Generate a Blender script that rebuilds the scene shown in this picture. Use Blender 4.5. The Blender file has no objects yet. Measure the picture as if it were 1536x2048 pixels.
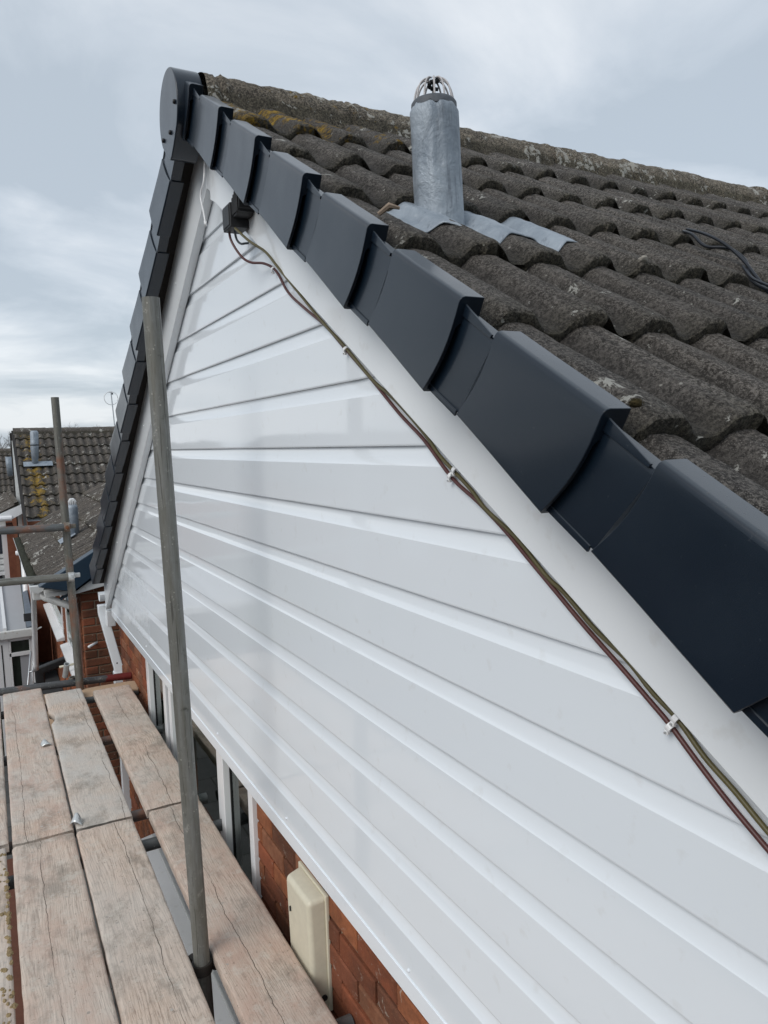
import bpy, bmesh, math, random
from mathutils import Vector, Matrix, noise
random.seed(7)
SC = bpy.context.scene
COL = SC.collection
R = math.radians
PI = math.pi

# ------------------------------------------------------------------ camera
cam_d = bpy.data.cameras.new("camera"); cam = bpy.data.objects.new("camera", cam_d); COL.objects.link(cam)
cam_d.sensor_fit = 'VERTICAL'; cam_d.sensor_height = 36.0; cam_d.lens = 1479 / 2048 * 36
cam_d.clip_start = 0.02; cam_d.clip_end = 2000
YAW, PITCH, ROLL = 0.49137567805, -0.097127875, -0.030916157
cy, sy, cp, sp = math.cos(YAW), math.sin(YAW), math.cos(PITCH), math.sin(PITCH)
F = Vector((sy * cp, cy * cp, sp)); R0 = Vector((cy, -sy, 0)); U0 = R0.cross(F)
cr, sr = math.cos(ROLL), math.sin(ROLL)
RR = R0 * cr + U0 * sr; UU = -R0 * sr + U0 * cr
cam.matrix_world = Matrix(((RR.x, UU.x, -F.x, -0.7492), (RR.y, UU.y, -F.y, 0), (RR.z, UU.z, -F.z, 0), (0, 0, 0, 1)))
SC.camera = cam

# ------------------------------------------------------------------ world / light
SUN_EL, SUN_AZ = R(40), R(246)          # azimuth clockwise from +Y
w = bpy.data.worlds.new("World"); SC.world = w; w.use_nodes = True
nt = w.node_tree; nt.nodes.clear()
N = nt.nodes.new; L = nt.links.new
out = N('ShaderNodeOutputWorld'); bg = N('ShaderNodeBackground')
sky = N('ShaderNodeTexSky'); sky.sky_type = 'NISHITA'; sky.sun_disc = False
sky.sun_elevation = SUN_EL; sky.sun_rotation = SUN_AZ; sky.air_density = 1.0; sky.dust_density = 2.0
tc = N('ShaderNodeTexCoord'); sep = N('ShaderNodeSeparateXYZ'); L(tc.outputs['Generated'], sep.inputs[0])
# project the view direction on a cloud deck: xy/(z+.18)
zp = N('ShaderNodeMath'); zp.operation = 'ADD'; zp.inputs[1].default_value = 0.16; L(sep.outputs[2], zp.inputs[0])
zm = N('ShaderNodeMath'); zm.operation = 'MAXIMUM'; zm.inputs[1].default_value = 0.05; L(zp.outputs[0], zm.inputs[0])
dx = N('ShaderNodeMath'); dx.operation = 'DIVIDE'; L(sep.outputs[0], dx.inputs[0]); L(zm.outputs[0], dx.inputs[1])
dy = N('ShaderNodeMath'); dy.operation = 'DIVIDE'; L(sep.outputs[1], dy.inputs[0]); L(zm.outputs[0], dy.inputs[1])
cmb = N('ShaderNodeCombineXYZ'); L(dx.outputs[0], cmb.inputs[0]); L(dy.outputs[0], cmb.inputs[1]); cmb.inputs[2].default_value = 3.3
n1 = N('ShaderNodeTexNoise'); n1.inputs['Scale'].default_value = 1.3; n1.inputs['Detail'].default_value = 9; n1.inputs['Roughness'].default_value = 0.55; n1.inputs['Distortion'].default_value = 0.5
L(cmb.outputs[0], n1.inputs['Vector'])
n2 = N('ShaderNodeTexNoise'); n2.inputs['Scale'].default_value = 0.33; n2.inputs['Detail'].default_value = 4
L(cmb.outputs[0], n2.inputs['Vector'])
r1 = N('ShaderNodeValToRGB'); e = r1.color_ramp.elements
e[0].position = 0.445; e[0].color = (0.325, 0.367, 0.41, 1); e[1].position = 0.58; e[1].color = (0.53, 0.555, 0.58, 1)
m_ = r1.color_ramp.elements.new(0.50); m_.color = (0.395, 0.434, 0.475, 1)
ad = N('ShaderNodeMath'); ad.operation = 'MULTIPLY_ADD'; ad.inputs[1].default_value = 0.5
L(n1.outputs[0], ad.inputs[0])
hf = N('ShaderNodeMath'); hf.operation = 'MULTIPLY'; hf.inputs[1].default_value = 0.5; L(n2.outputs[0], hf.inputs[0]); L(hf.outputs[0], ad.inputs[2])
L(ad.outputs[0], r1.inputs[0])
# the real sky glimmers faintly through the cloud
sm = N('ShaderNodeMix'); sm.data_type = 'RGBA'; sm.blend_type = 'MIX'; sm.inputs[0].default_value = 0.12
sk = N('ShaderNodeMix'); sk.data_type = 'RGBA'; sk.blend_type = 'MULTIPLY'; sk.inputs[0].default_value = 1.0; sk.inputs[7].default_value = (0.1, 0.1, 0.1, 1)
L(sky.outputs[0], sk.inputs[6]); L(r1.outputs[0], sm.inputs[6]); L(sk.outputs[2], sm.inputs[7])
L(sm.outputs[2], bg.inputs[0]); bg.inputs[1].default_value = 1.0; L(bg.outputs[0], out.inputs[0])

sd = bpy.data.lights.new("sun", 'SUN'); sd.energy = 1.0; sd.angle = R(35); sd.color = (1, 0.965, 0.92)
so = bpy.data.objects.new("sun", sd); COL.objects.link(so)
sv = Vector((math.sin(SUN_AZ) * math.cos(SUN_EL), math.cos(SUN_AZ) * math.cos(SUN_EL), math.sin(SUN_EL)))
so.rotation_euler = sv.to_track_quat('Z', 'Y').to_euler(); so.location = (0, 0, 8)
vs = SC.view_settings; vs.view_transform = 'Standard'; vs.look = 'None'; vs.exposure = 0.72; vs.gamma = 1.0; vs.use_curve_mapping = False

# ------------------------------------------------------------------ material helpers
class G:
    def __init__(s, name):
        s.m = bpy.data.materials.new(name); s.m.use_nodes = True
        s.t = s.m.node_tree; s.b = s.t.nodes['Principled BSDF']
        s.tc = s.t.nodes.new('ShaderNodeTexCoord'); s.oi = None
    def n(s, typ, **kw):
        x = s.t.nodes.new(typ)
        for k, v in kw.items(): setattr(x, k, v)
        return x
    def l(s, a, b): s.t.links.new(a, b)
    def rnd(s):
        if not s.oi: s.oi = s.n('ShaderNodeObjectInfo')
        return s.oi.outputs['Random']
    def coord(s, scale=(1, 1, 1), per_object=False, kind='Object'):
        mp = s.n('ShaderNodeMapping'); mp.inputs['Scale'].default_value = scale
        s.l(s.tc.outputs[kind], mp.inputs[0])
        if per_object:
            v = s.n('ShaderNodeMath', operation='MULTIPLY'); v.inputs[1].default_value = 37.0; s.l(s.rnd(), v.inputs[0])
            c = s.n('ShaderNodeCombineXYZ')
            for i in range(3): s.l(v.outputs[0], c.inputs[i])
            s.l(c.outputs[0], mp.inputs['Location'])
        return mp.outputs[0]
    def noise(s, vec, scale, detail=4, rough=0.55, dist=0.0):
        x = s.n('ShaderNodeTexNoise'); x.inputs['Scale'].default_value = scale; x.inputs['Detail'].default_value = detail
        x.inputs['Roughness'].default_value = rough; x.inputs['Distortion'].default_value = dist
        s.l(vec, x.inputs['Vector']); return x.outputs[0]
    def vor(s, vec, scale, feature='F1', rand=1.0):
        x = s.n('ShaderNodeTexVoronoi', feature=feature); x.inputs['Scale'].default_value = scale; x.inputs['Randomness'].default_value = rand
        s.l(vec, x.inputs['Vector']); return x
    def ramp(s, fac, stops, interp='LINEAR'):
        x = s.n('ShaderNodeValToRGB'); x.color_ramp.interpolation = interp; el = x.color_ramp.elements
        while len(el) < len(stops): el.new(0.5)
        for i, (p, c) in enumerate(stops):
            if not isinstance(c, tuple): c = (c, c, c)
            el[i].position = p; el[i].color = (*c, 1)
        s.l(fac, x.inputs[0]); return x.outputs[0]
    def mix(s, fac, a, b, mode='MIX'):
        x = s.n('ShaderNodeMix', data_type='RGBA', blend_type=mode)
        for sock, v in ((0, fac), (6, a), (7, b)):
            if isinstance(v, (int, float)) and sock == 0: x.inputs[0].default_value = v
            elif isinstance(v, tuple): x.inputs[sock].default_value = (*v, 1)
            else: s.l(v, x.inputs[sock])
        return x.outputs[2]
    def math(s, op, a, b=0.0, c=None):
        x = s.n('ShaderNodeMath', operation=op)
        for i, v in enumerate((a, b, c)):
            if v is None: continue
            if isinstance(v, (int, float)): x.inputs[i].default_value = v
            else: s.l(v, x.inputs[i])
        return x.outputs[0]
    def attr(s, name):
        x = s.n('ShaderNodeAttribute'); x.attribute_name = name; return x
    def bump(s, h, strength, dist=0.01, prev=None):
        x = s.n('ShaderNodeBump'); x.inputs['Strength'].default_value = strength; x.inputs['Distance'].default_value = dist
        s.l(h, x.inputs['Height'])
        if prev is not None: s.l(prev, x.inputs['Normal'])
        return x.outputs[0]
    def done(s, col=None, rough=None, normal=None, metal=None, spec=None, coat=None):
        for nme, v in (('Base Color', col), ('Roughness', rough), ('Normal', normal), ('Metallic', metal), ('Specular IOR Level', spec), ('Coat Weight', coat)):
            if v is None: continue
            if isinstance(v, tuple): s.b.inputs[nme].default_value = (*v, 1)
            elif isinstance(v, (int, float)): s.b.inputs[nme].default_value = v
            else: s.l(v, s.b.inputs[nme])
        return s.m

def m_pvc(name, col, r0=0.10, r1=0.3, dirt=0.06):
    g = G(name); v = g.coord()
    a = g.noise(v, 1.7, 5); b = g.noise(v, 22, 4)
    c = g.mix(g.ramp(a, [(0.35, 0.0), (0.75, dirt)]), col, tuple(x * 0.72 for x in col))
    c = g.mix(g.ramp(b, [(0.62, 0.0), (0.72, dirt * 2.2)]), c, (0.42, 0.38, 0.31))
    ro = g.ramp(a, [(0.3, r0), (0.8, r1)])
    # long, almost invisible waves: extruded plastic is never optically flat
    wv = g.noise(g.coord((1, 0.6, 2.2)), 2.4, 2)
    return g.done(c, ro, g.bump(wv, 0.05, 0.02), spec=0.5)

def m_anth():
    g = G("anthracite plastic"); v = g.coord()
    f = g.noise(v, 900, 2); st = g.noise(g.coord((3, 3, 3)), 3, 4)
    dr = g.vor(v, 130)                               # specks of rain and dust
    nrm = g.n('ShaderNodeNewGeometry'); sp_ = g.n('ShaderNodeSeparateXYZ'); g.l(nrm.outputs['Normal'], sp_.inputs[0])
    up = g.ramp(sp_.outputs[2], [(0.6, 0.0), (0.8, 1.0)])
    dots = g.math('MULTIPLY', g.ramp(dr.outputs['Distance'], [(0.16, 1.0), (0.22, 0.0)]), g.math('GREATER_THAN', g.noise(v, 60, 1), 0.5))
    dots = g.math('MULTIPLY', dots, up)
    c = g.mix(g.ramp(st, [(0.3, 0.0), (0.8, 0.35)]), (0.005, 0.0115, 0.021), (0.008, 0.0165, 0.028))
    c = g.mix(g.math('MULTIPLY', dots, 0.8), c, (0.012, 0.013, 0.015))
    sc_ = g.ramp(g.noise(g.coord((1, 6, 6)), 14, 5, 0.7), [(0.66, 0.0), (0.72, 0.35)]); c = g.mix(sc_, c, (0.075, 0.085, 0.095))
    c = g.mix(g.math('MULTIPLY', up, 0.35), c, (0.12, 0.135, 0.15))  # sky sheen on upward faces, painted in as a paler colour
    b = g.bump(f, 0.25, 0.0006); b = g.bump(dots, 0.5, 0.001, b)
    g.b.inputs['Coat Roughness'].default_value = 0.12
    return g.done(c, g.ramp(st, [(0.2, 0.30), (0.8, 0.40)]), b, spec=0.33, coat=0.35)

def m_tile(name, far=False, base=(0.130, 0.120, 0.109)):
    g = G(name); v = g.coord()
    big = g.noise(v, 1.3, 5); mid = g.noise(v, 14, 6, 0.65); fine = g.noise(v, 170, 4, 0.8); grit = g.vor(v, 300)
    dk = tuple(x * 0.27 for x in base); lt = tuple(x * 1.9 for x in base)
    md2 = g.noise(v, 62, 4, 0.75)
    c = g.mix(g.ramp(mid, [(0.36, 0.0), (0.64, 1.0)]), dk, base)
    c = g.mix(g.ramp(md2, [(0.40, 0.75), (0.50, 0.0)]), c, dk)
    c = g.mix(g.ramp(md2, [(0.53, 0.0), (0.66, 0.75)]), c, lt)
    c = g.mix(g.ramp(fine, [(0.50, 0.0), (0.58, 0.9)]), c, lt)
    c = g.mix(g.ramp(fine, [(0.40, 0.7), (0.47, 0.0)]), c, (0.018, 0.017, 0.016))
    c = g.mix(g.ramp(grit.outputs['Distance'], [(0.12, 0.8), (0.28, 0.0)]), c, (0.38, 0.36, 0.33))
    c = g.mix(g.ramp(big, [(0.42, 0.0), (0.72, 0.30)]), c, (0.085, 0.066, 0.050))
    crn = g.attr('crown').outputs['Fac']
    c = g.mix(g.math('MULTIPLY', g.ramp(crn, [(0.0, 0.88), (0.5, 0.6), (0.9, 0.0)]), g.ramp(mid, [(0.3, 1.0), (0.7, 0.5)])), c, (0.028, 0.026, 0.024))      # soot in the channels, plus shade painted into the roll flanks
    edge = g.attr('edge').outputs['Fac']; trnd = g.attr('rnd').outputs['Fac']
    # green-brown algae where the nose stays damp
    c = g.mix(g.math('MULTIPLY', edge, g.ramp(mid, [(0.35, 0.55), (0.62, 0.9)])), c, g.mix(g.ramp(fine, [(0.4, 0.0), (0.6, 1.0)]), (0.020, 0.018, 0.013), (0.115, 0.105, 0.070)))
    c = g.mix(g.ramp(trnd, [(0.0, 0.0), (1.0, 0.35)]), c, (0.035, 0.033, 0.033))
    # white crustose lichen, small hard-edged blots
    lic = g.attr('lichen').outputs['Fac']
    ln = g.noise(v, 9 if not far else 5, 2); lw = g.noise(v, 34 if not far else 16, 6, 0.7, 0.6)
    thr = g.math('SUBTRACT', 0.705, g.math('MULTIPLY', lic, 0.130))
    wm = g.ramp(g.math('SUBTRACT', g.math('ADD', g.math('MULTIPLY', ln, 0.4), g.math('MULTIPLY', lw, 0.62)), thr), [(0.0, 0.0), (0.02, 1.0)])
    c = g.mix(g.math('MULTIPLY', wm, 0.8), c, g.mix(fine, (0.62, 0.61, 0.56), (0.34, 0.34, 0.31)))
    sp2 = g.vor(v, 46 if not far else 16); pick = g.math('GREATER_THAN', g.noise(v, 24 if not far else 7, 2), 0.60)
    sm_ = g.math('MULTIPLY', g.ramp(sp2.outputs['Distance'], [(0.09, 1.0), (0.16, 0.0)]), pick)
    c = g.mix(g.math('MULTIPLY', sm_, 0.7), c, (0.42, 0.41, 0.37))
    gl = g.attr('gold').outputs['Fac']
    gm = g.ramp(g.math('ADD', g.math('MULTIPLY', g.noise(v, 16 if not far else 7, 7, 0.7), 0.8), g.math('MULTIPLY', gl, 0.42)), [(0.66, 0.0), (0.74, 1.0)])
    gm = g.math('MULTIPLY', gm, g.ramp(md2, [(0.42, 0.2), (0.50, 1.0)]))
    c = g.mix(g.math('MULTIPLY', gm, 0.9), c, g.mix(fine, (0.30, 0.17, 0.02), (0.46, 0.31, 0.05)))
    b = g.bump(mid, 0.8, 0.010); b = g.bump(md2, 1.0, 0.009, b); b = g.bump(fine, 1.0, 0.006, b); b = g.bump(wm, 0.6, 0.002, b); b = g.bump(gm, 0.8, 0.005, b)
    return g.done(c, 0.93, b, spec=0.25)

def m_brick(name, tint=1.0):
    g = G(name); v = g.coord(); c0 = g.attr('bc')
    a = g.noise(v, 26, 6, 0.7); b_ = g.noise(v, 220, 4, 0.7); st = g.noise(v, 3.2, 5, 0.6)
    c = g.mix(g.ramp(a, [(0.35, 0.0), (0.7, 0.75)]), c0.outputs['Color'], (0.15 * tint, 0.05 * tint, 0.026 * tint))
    c = g.mix(g.ramp(b_, [(0.5, 0.0), (0.75, 0.5)]), c, (0.34 * tint, 0.15 * tint, 0.075 * tint))
    c = g.mix(g.ramp(st, [(0.47, 0.0), (0.66, 0.75)]), c, (0.06, 0.035, 0.025))
    w_ = g.ramp(g.noise(v, 17, 7, 0.75, 0.8), [(0.615, 0.0), (0.66, 0.7)])
    c = g.mix(w_, c, (0.40, 0.35, 0.29))
    b = g.bump(a, 0.8, 0.006); b = g.bump(b_, 0.7, 0.002, b)
    return g.done(c, 0.9, b, spec=0.2)

def m_mortar():
    g = G("mortar"); v = g.coord(); a = g.noise(v, 70, 5, 0.7)
    return g.done(g.mix(a, (0.13, 0.085, 0.055), (0.34, 0.25, 0.17)), 0.95, g.bump(a, 0.6, 0.004), spec=0.1)

def m_wood():
    g = G("weathered scaffold board"); oi = g.n('ShaderNodeObjectInfo'); g.oi = oi
    sc_ = g.n('ShaderNodeSeparateColor'); g.l(oi.outputs['Color'], sc_.inputs[0])
    v = g.coord((1, 1, 1), True); vg = g.coord((1, 0.045, 1), True)
    warp = g.noise(g.coord((1, 0.16, 1), True), 4.0, 3)
    sx = g.n('ShaderNodeSeparateXYZ'); g.l(g.tc.outputs['Object'], sx.inputs[0])
    # annual rings cut along the board: cathedral grain
    rings = g.math('SINE', g.math('MULTIPLY', g.math('ADD', g.math('MULTIPLY', sx.outputs[0], 5.0), g.math('MULTIPLY', warp, 1.5)), 120.0))
    rings = g.math('MULTIPLY_ADD', rings, 0.5, 0.5)
    fib = g.noise(vg, 260, 6, 0.75); fib2 = g.noise(vg, 60, 5, 0.7)
    big = g.noise(v, 2.1, 6, 0.6); blot = g.noise(g.coord((1, 0.55, 1), True), 9.5, 7, 0.7, 0.0); spk = g.noise(v, 95, 5, 0.75)
    c = g.mix(g.ramp(fib2, [(0.3, 0.0), (0.7, 1.0)]), (0.50, 0.40, 0.325), (0.66, 0.55, 0.46))
    c = g.mix(g.ramp(fib, [(0.36, 0.65), (0.50, 0.0)]), c, (0.14, 0.10, 0.075))
    c = g.mix(g.math('MULTIPLY', g.ramp(rings, [(0.72, 0.0), (0.97, 0.40)]), g.ramp(blot, [(0.38, 1.0), (0.62, 0.25)])), c, (0.14, 0.09, 0.058))
    c = g.mix(g.math('MULTIPLY', g.ramp(big, [(0.36, 0.0), (0.60, 0.95)]), sc_.outputs[1]), c, (0.50, 0.49, 0.46))    # cement bloom
    c = g.mix(g.math('MULTIPLY', g.ramp(blot, [(0.42, 0.0), (0.64, 0.75)]), sc_.outputs[2]), c, (0.47, 0.325, 0.26))      # brick dust pink
    c = g.mix(g.ramp(g.noise(g.coord((1, 0.6, 1), True), 6.5, 8, 0.75, 0.0), [(0.50, 0.0), (0.64, 0.55)]), c, (0.18, 0.165, 0.14))              # dark dirt
    c = g.mix(g.ramp(g.noise(v, 15, 8, 0.75, 0.0), [(0.54, 0.0), (0.64, 0.55)]), c, (0.56, 0.52, 0.46))
    c = g.mix(g.ramp(spk, [(0.60, 0.0), (0.68, 0.65)]), c, (0.09, 0.078, 0.064))
    # knots
    kv = g.vor(g.coord((1, 0.5, 0.001), True), 5.5); kk = g.math('GREATER_THAN', g.noise(g.coord((1, 0.5, 0.001), True), 4, 1), 0.50)
    kn = g.math('MULTIPLY', g.ramp(kv.outputs['Distance'], [(0.035, 1.0), (0.075, 0.0)]), kk)
    c = g.mix(g.math('MULTIPLY', kn, 0.55), c, (0.12, 0.065, 0.038))
    pv = g.vor(v, 26); pk = g.math('GREATER_THAN', g.noise(v, 9, 1), 0.57)
    c = g.mix(g.math('MULTIPLY', g.math('MULTIPLY', g.ramp(pv.outputs['Distance'], [(0.10, 1.0), (0.17, 0.0)]), pk), 0.75), c, g.mix(big, (0.62, 0.60, 0.56), (0.10, 0.085, 0.07)))
    # one long drying crack
    sy_ = g.n('ShaderNodeCombineXYZ'); g.l(sx.outputs[1], sy_.inputs[1]); rr = g.math('MULTIPLY', g.rnd(), 31.0); g.l(rr, sy_.inputs[0])
    wob = g.math('SUBTRACT', g.noise(sy_.outputs[0], 1.9, 6, 0.62), 0.5)
    off = g.math('SUBTRACT', g.math('SUBTRACT', sx.outputs[0], g.math('MULTIPLY', g.math('SUBTRACT', sc_.outputs[0], 0.5), 0.2)), g.math('MULTIPLY', wob, 0.075))
    cw = g.math('MULTIPLY', g.ramp(g.noise(sy_.outputs[0], 3.1, 3), [(0.36, 0.0), (0.55, 1.0)]), 0.0009)
    crack = g.math('LESS_THAN', g.math('ABSOLUTE', off), cw)
    c = g.mix(g.math('MULTIPLY', crack, 0.9), c, (0.025, 0.018, 0.012))
    b = g.bump(fib, 0.45, 0.0016); b = g.bump(fib2, 0.35, 0.003, b); b = g.bump(blot, 0.35, 0.004, b); b = g.bump(spk, 0.4, 0.0015, b)
    b = g.bump(g.math('SUBTRACT', 1.0, crack), 0.9, 0.004, b)
    return g.done(c, 0.88, b, spec=0.2)

def m_galv(name, rust=0.0, col=(0.22, 0.225, 0.215), tint=(0.125, 0.12, 0.095), red=None):
    g = G(name); vs_ = g.coord((1, 1, 0.10), True); v = g.coord((1, 1, 1), True)
    a = g.noise(vs_, 60, 6, 0.7); b_ = g.noise(v, 30, 7, 0.75, 0.4); c_ = g.noise(v, 5, 4)
    c = g.mix(g.ramp(a, [(0.35, 0.0), (0.68, 0.85)]), col, tint)
    c = g.mix(g.ramp(b_, [(0.58, 0.0), (0.70, 0.7)]), c, (0.36, 0.36, 0.33))
    c = g.mix(g.ramp(b_, [(0.28, 0.8), (0.40, 0.0)]), c, (0.055, 0.055, 0.045))
    if rust: c = g.mix(g.ramp(c_, [(0.58 - rust * 0.15, 0.0), (0.66, 0.9)]), c, (0.23, 0.115, 0.075))
    if red is not None:
        sx = g.n('ShaderNodeSeparateXYZ'); g.l(g.tc.outputs['Object'], sx.inputs[0])
        rm = g.math('GREATER_THAN', g.math('ADD', sx.outputs[2], g.math('MULTIPLY', b_, 0.16)), red + 0.08)
        c = g.mix(rm, c, (0.19, 0.032, 0.028))
    pv = g.vor(v, 70); pk = g.math('GREATER_THAN', g.noise(v, 11, 2), 0.56)
    sp_ = g.math('MULTIPLY', g.ramp(pv.outputs['Distance'], [(0.12, 1.0), (0.22, 0.0)]), pk)
    c = g.mix(g.math('MULTIPLY', sp_, 0.7), c, (0.40, 0.39, 0.35))
    sc2 = g.ramp(g.noise(g.coord((1, 1, 0.03), True), 150, 3, 0.6), [(0.60, 0.0), (0.66, 0.7)]); c = g.mix(sc2, c, (0.05, 0.048, 0.042))
    b = g.bump(b_, 0.35, 0.0015); b = g.bump(sp_, 0.5, 0.0015, b)
    return g.done(c, g.ramp(b_, [(0.3, 0.66), (0.7, 0.48)]), b, metal=0.35, spec=0.4)

def m_lead():
    g = G("sheet lead"); v = g.coord(); a = g.noise(v, 9, 6, 0.65, 0.5); b_ = g.noise(v, 55, 6, 0.7)
    st = g.noise(g.coord((1, 1, 0.12)), 34, 5, 0.7)
    c = g.mix(g.ramp(a, [(0.32, 0.0), (0.68, 1.0)]), (0.19, 0.225, 0.265), (0.34, 0.385, 0.43))
    c = g.mix(g.ramp(b_, [(0.55, 0.0), (0.72, 0.6)]), c, (0.38, 0.42, 0.46))
    c = g.mix(g.ramp(st, [(0.30, 0.65), (0.42, 0.0)]), c, (0.085, 0.10, 0.12))
    b = g.bump(a, 0.8, 0.012); b = g.bump(g.noise(v, 24, 4, 0.6, 0.8), 0.5, 0.006, b); b = g.bump(b_, 0.3, 0.0015, b)
    return g.done(c, g.ramp(b_, [(0.3, 0.42), (0.7, 0.62)]), b, metal=0.25, spec=0.4)

def m_plain(name, col, rough=0.5, bumpy=0.15, var=0.3, scale=30, metal=0.0, spec=0.4):
    g = G(name); v = g.coord(); a = g.noise(v, scale, 5, 0.65); b_ = g.noise(v, scale * 0.15, 4)
    c = g.mix(g.ramp(a, [(0.35, 0.0), (0.7, var)]), col, tuple(x * 0.45 for x in col))
    c = g.mix(g.ramp(b_, [(0.4, 0.0), (0.8, var * 0.6)]), c, tuple(min(1, x * 1.35 + 0.01) for x in col))
    return g.done(c, rough, g.bump(a, bumpy, 0.003), metal=metal, spec=spec)

def m_glass():
    g = G("window glass")
    gl = g.n('ShaderNodeBsdfGlossy'); gl.inputs['Roughness'].default_value = 0.015; gl.inputs['Color'].default_value = (0.95, 1, 0.98, 1)
    tr = g.n('ShaderNodeBsdfTransparent'); tr.inputs['Color'].default_value = (0.62, 0.70, 0.64, 1)
    fr = g.n('ShaderNodeFresnel'); fr.inputs['IOR'].default_value = 1.5
    mx = g.n('ShaderNodeMixShader'); g.l(fr.outputs[0], mx.inputs[0]); g.l(tr.outputs[0], mx.inputs[1]); g.l(gl.outputs[0], mx.inputs[2])
    o = [n for n in g.t.nodes if n.type == 'OUTPUT_MATERIAL'][0]; g.l(mx.outputs[0], o.inputs[0])
    return g.m

def m_paving():
    g = G("grey paving"); v = g.coord()
    br = g.n('ShaderNodeTexBrick'); br.inputs['Scale'].default_value = 1.0; br.inputs['Brick Width'].default_value = 0.6; br.inputs['Row Height'].default_value = 0.6
    br.inputs['Mortar Size'].default_value = 0.008; br.inputs['Color1'].default_value = (0.085, 0.088, 0.09, 1); br.inputs['Color2'].default_value = (0.13, 0.13, 0.125, 1); br.inputs['Mortar'].default_value = (0.03, 0.03, 0.026, 1)
    g.l(v, br.inputs['Vector']); a = g.noise(v, 6, 7, 0.7)
    c = g.mix(g.ramp(a, [(0.4, 0.0), (0.7, 0.5)]), br.outputs[0], (0.05, 0.055, 0.05))
    return g.done(c, 0.85, g.bump(a, 0.4, 0.01), spec=0.3)

def m_ground():
    g = G("distant ground"); v = g.coord(); a = g.noise(v, 0.05, 6); b_ = g.noise(v, 2.5, 6)
    c = g.mix(g.ramp(a, [(0.45, 0.0), (0.55, 1.0)]), (0.05, 0.062, 0.028), (0.06, 0.06, 0.06))
    c = g.mix(g.ramp(b_, [(0.4, 0.0), (0.7, 0.4)]), c, (0.03, 0.035, 0.018))
    return g.done(c, 0.95)

PVC = m_pvc("white cladding plastic", (0.775, 0.825, 0.87), 0.045, 0.085, 0.05)
FASCIA = m_pvc("white fascia plastic", (0.80, 0.835, 0.86), 0.10, 0.22, 0.06)
UPVC = m_pvc("white window plastic", (0.78, 0.79, 0.80), 0.18, 0.3, 0.08)
OLDPVC = m_pvc("aged white plastic", (0.66, 0.67, 0.66), 0.3, 0.5, 0.3)
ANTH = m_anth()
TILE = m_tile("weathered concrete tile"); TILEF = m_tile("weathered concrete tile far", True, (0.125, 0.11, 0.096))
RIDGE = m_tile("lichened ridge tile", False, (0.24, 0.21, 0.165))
BRICK = m_brick("orange red brick"); MORT = m_mortar(); WOOD = m_wood()
GALV = m_galv("galvanised tube"); GALV_R = m_galv("rust marked galvanised tube", 0.35, (0.20, 0.20, 0.185)); GALV_D = m_galv("dull galvanised tube", 0.3, (0.13, 0.14, 0.145), (0.08, 0.085, 0.08))
GALV_RED = m_galv("tube with red paint", 0.2, (0.12, 0.125, 0.13), (0.07, 0.07, 0.07), red=1.47)
COUP = m_galv("cast coupler steel", 0.8, (0.25, 0.25, 0.22), (0.13, 0.12, 0.09)); COUPZ = m_plain("zinc plated steel", (0.62, 0.64, 0.64), 0.36, 0.2, 0.4, 40, 0.5)
RUST = m_plain("rusty bolt", (0.22, 0.09, 0.04), 0.8, 0.6, 0.7, 90)
LEAD = m_lead(); GLASS = m_glass()
CAGE = m_plain("grey plastic cage", (0.52, 0.50, 0.50), 0.5, 0.2, 0.5, 60)
BLACK = m_plain("black plastic", (0.018, 0.019, 0.021), 0.5, 0.3, 0.4, 60); GASK = m_plain("black rubber gasket", (0.012, 0.012, 0.013), 0.6)
BROWNC = m_plain("brown cable sheath", (0.09, 0.032, 0.030), 0.4, 0.1, 0.4, 40); OLIVEC = m_plain("olive cable sheath", (0.105, 0.09, 0.036), 0.42, 0.1, 0.4, 40); GREYC = m_plain("slate cable sheath", (0.05, 0.065, 0.075), 0.4)
NAVYC = m_plain("black blue cable sheath", (0.012, 0.015, 0.021), 0.42)
CREAM = m_plain("cream plastic", (0.66, 0.62, 0.49), 0.42, 0.06, 0.16, 40)
CREAMD = m_plain("greenish translucent plastic", (0.30, 0.31, 0.22), 0.4)
PAVE = m_paving(); GROUND = m_ground()
ROOMD = m_plain("dim room wall", (0.10, 0.105, 0.09), 0.9); ROOMW = m_plain("room timber", (0.26, 0.13, 0.06), 0.6, 0.2, 0.4, 20)
POLYC = m_plain("grey twinwall roof sheet", (0.36, 0.37, 0.39), 0.35, 0.05, 0.1, 5); NAVYB = m_plain("navy verge board", (0.016, 0.036, 0.06), 0.38, 0.05, 0.15, 8)
MOSS = m_plain("brown green moss", (0.055, 0.042, 0.014), 0.95, 1.0, 0.7, 160); MOSSG = m_plain("dark green gutter moss", (0.016, 0.018, 0.006), 0.95, 1.0, 0.7, 50)
BARK = m_plain("bare bark", (0.10, 0.085, 0.075), 0.9); ALU = m_plain("aluminium", (0.52, 0.54, 0.56), 0.35, 0.1, 0.2, 30, 0.8)
STONE = m_plain("pale pebble", (0.34, 0.32, 0.28), 0.9, 0.5, 0.5, 50); TWIG = m_plain("split pale twig", (0.24, 0.185, 0.14), 0.85, 0.5, 0.6, 90)
ROUGHW = m_plain("brown stained plank", (0.13, 0.05, 0.03), 0.8, 0.4, 0.4, 25)
CUTB = m_plain("pale timber offcut", (0.46, 0.33, 0.22), 0.85, 0.4, 0.3, 30)
FELT = m_plain("dark undercloak", (0.03, 0.028, 0.027), 0.95, 0.5, 0.5, 40)

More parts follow.
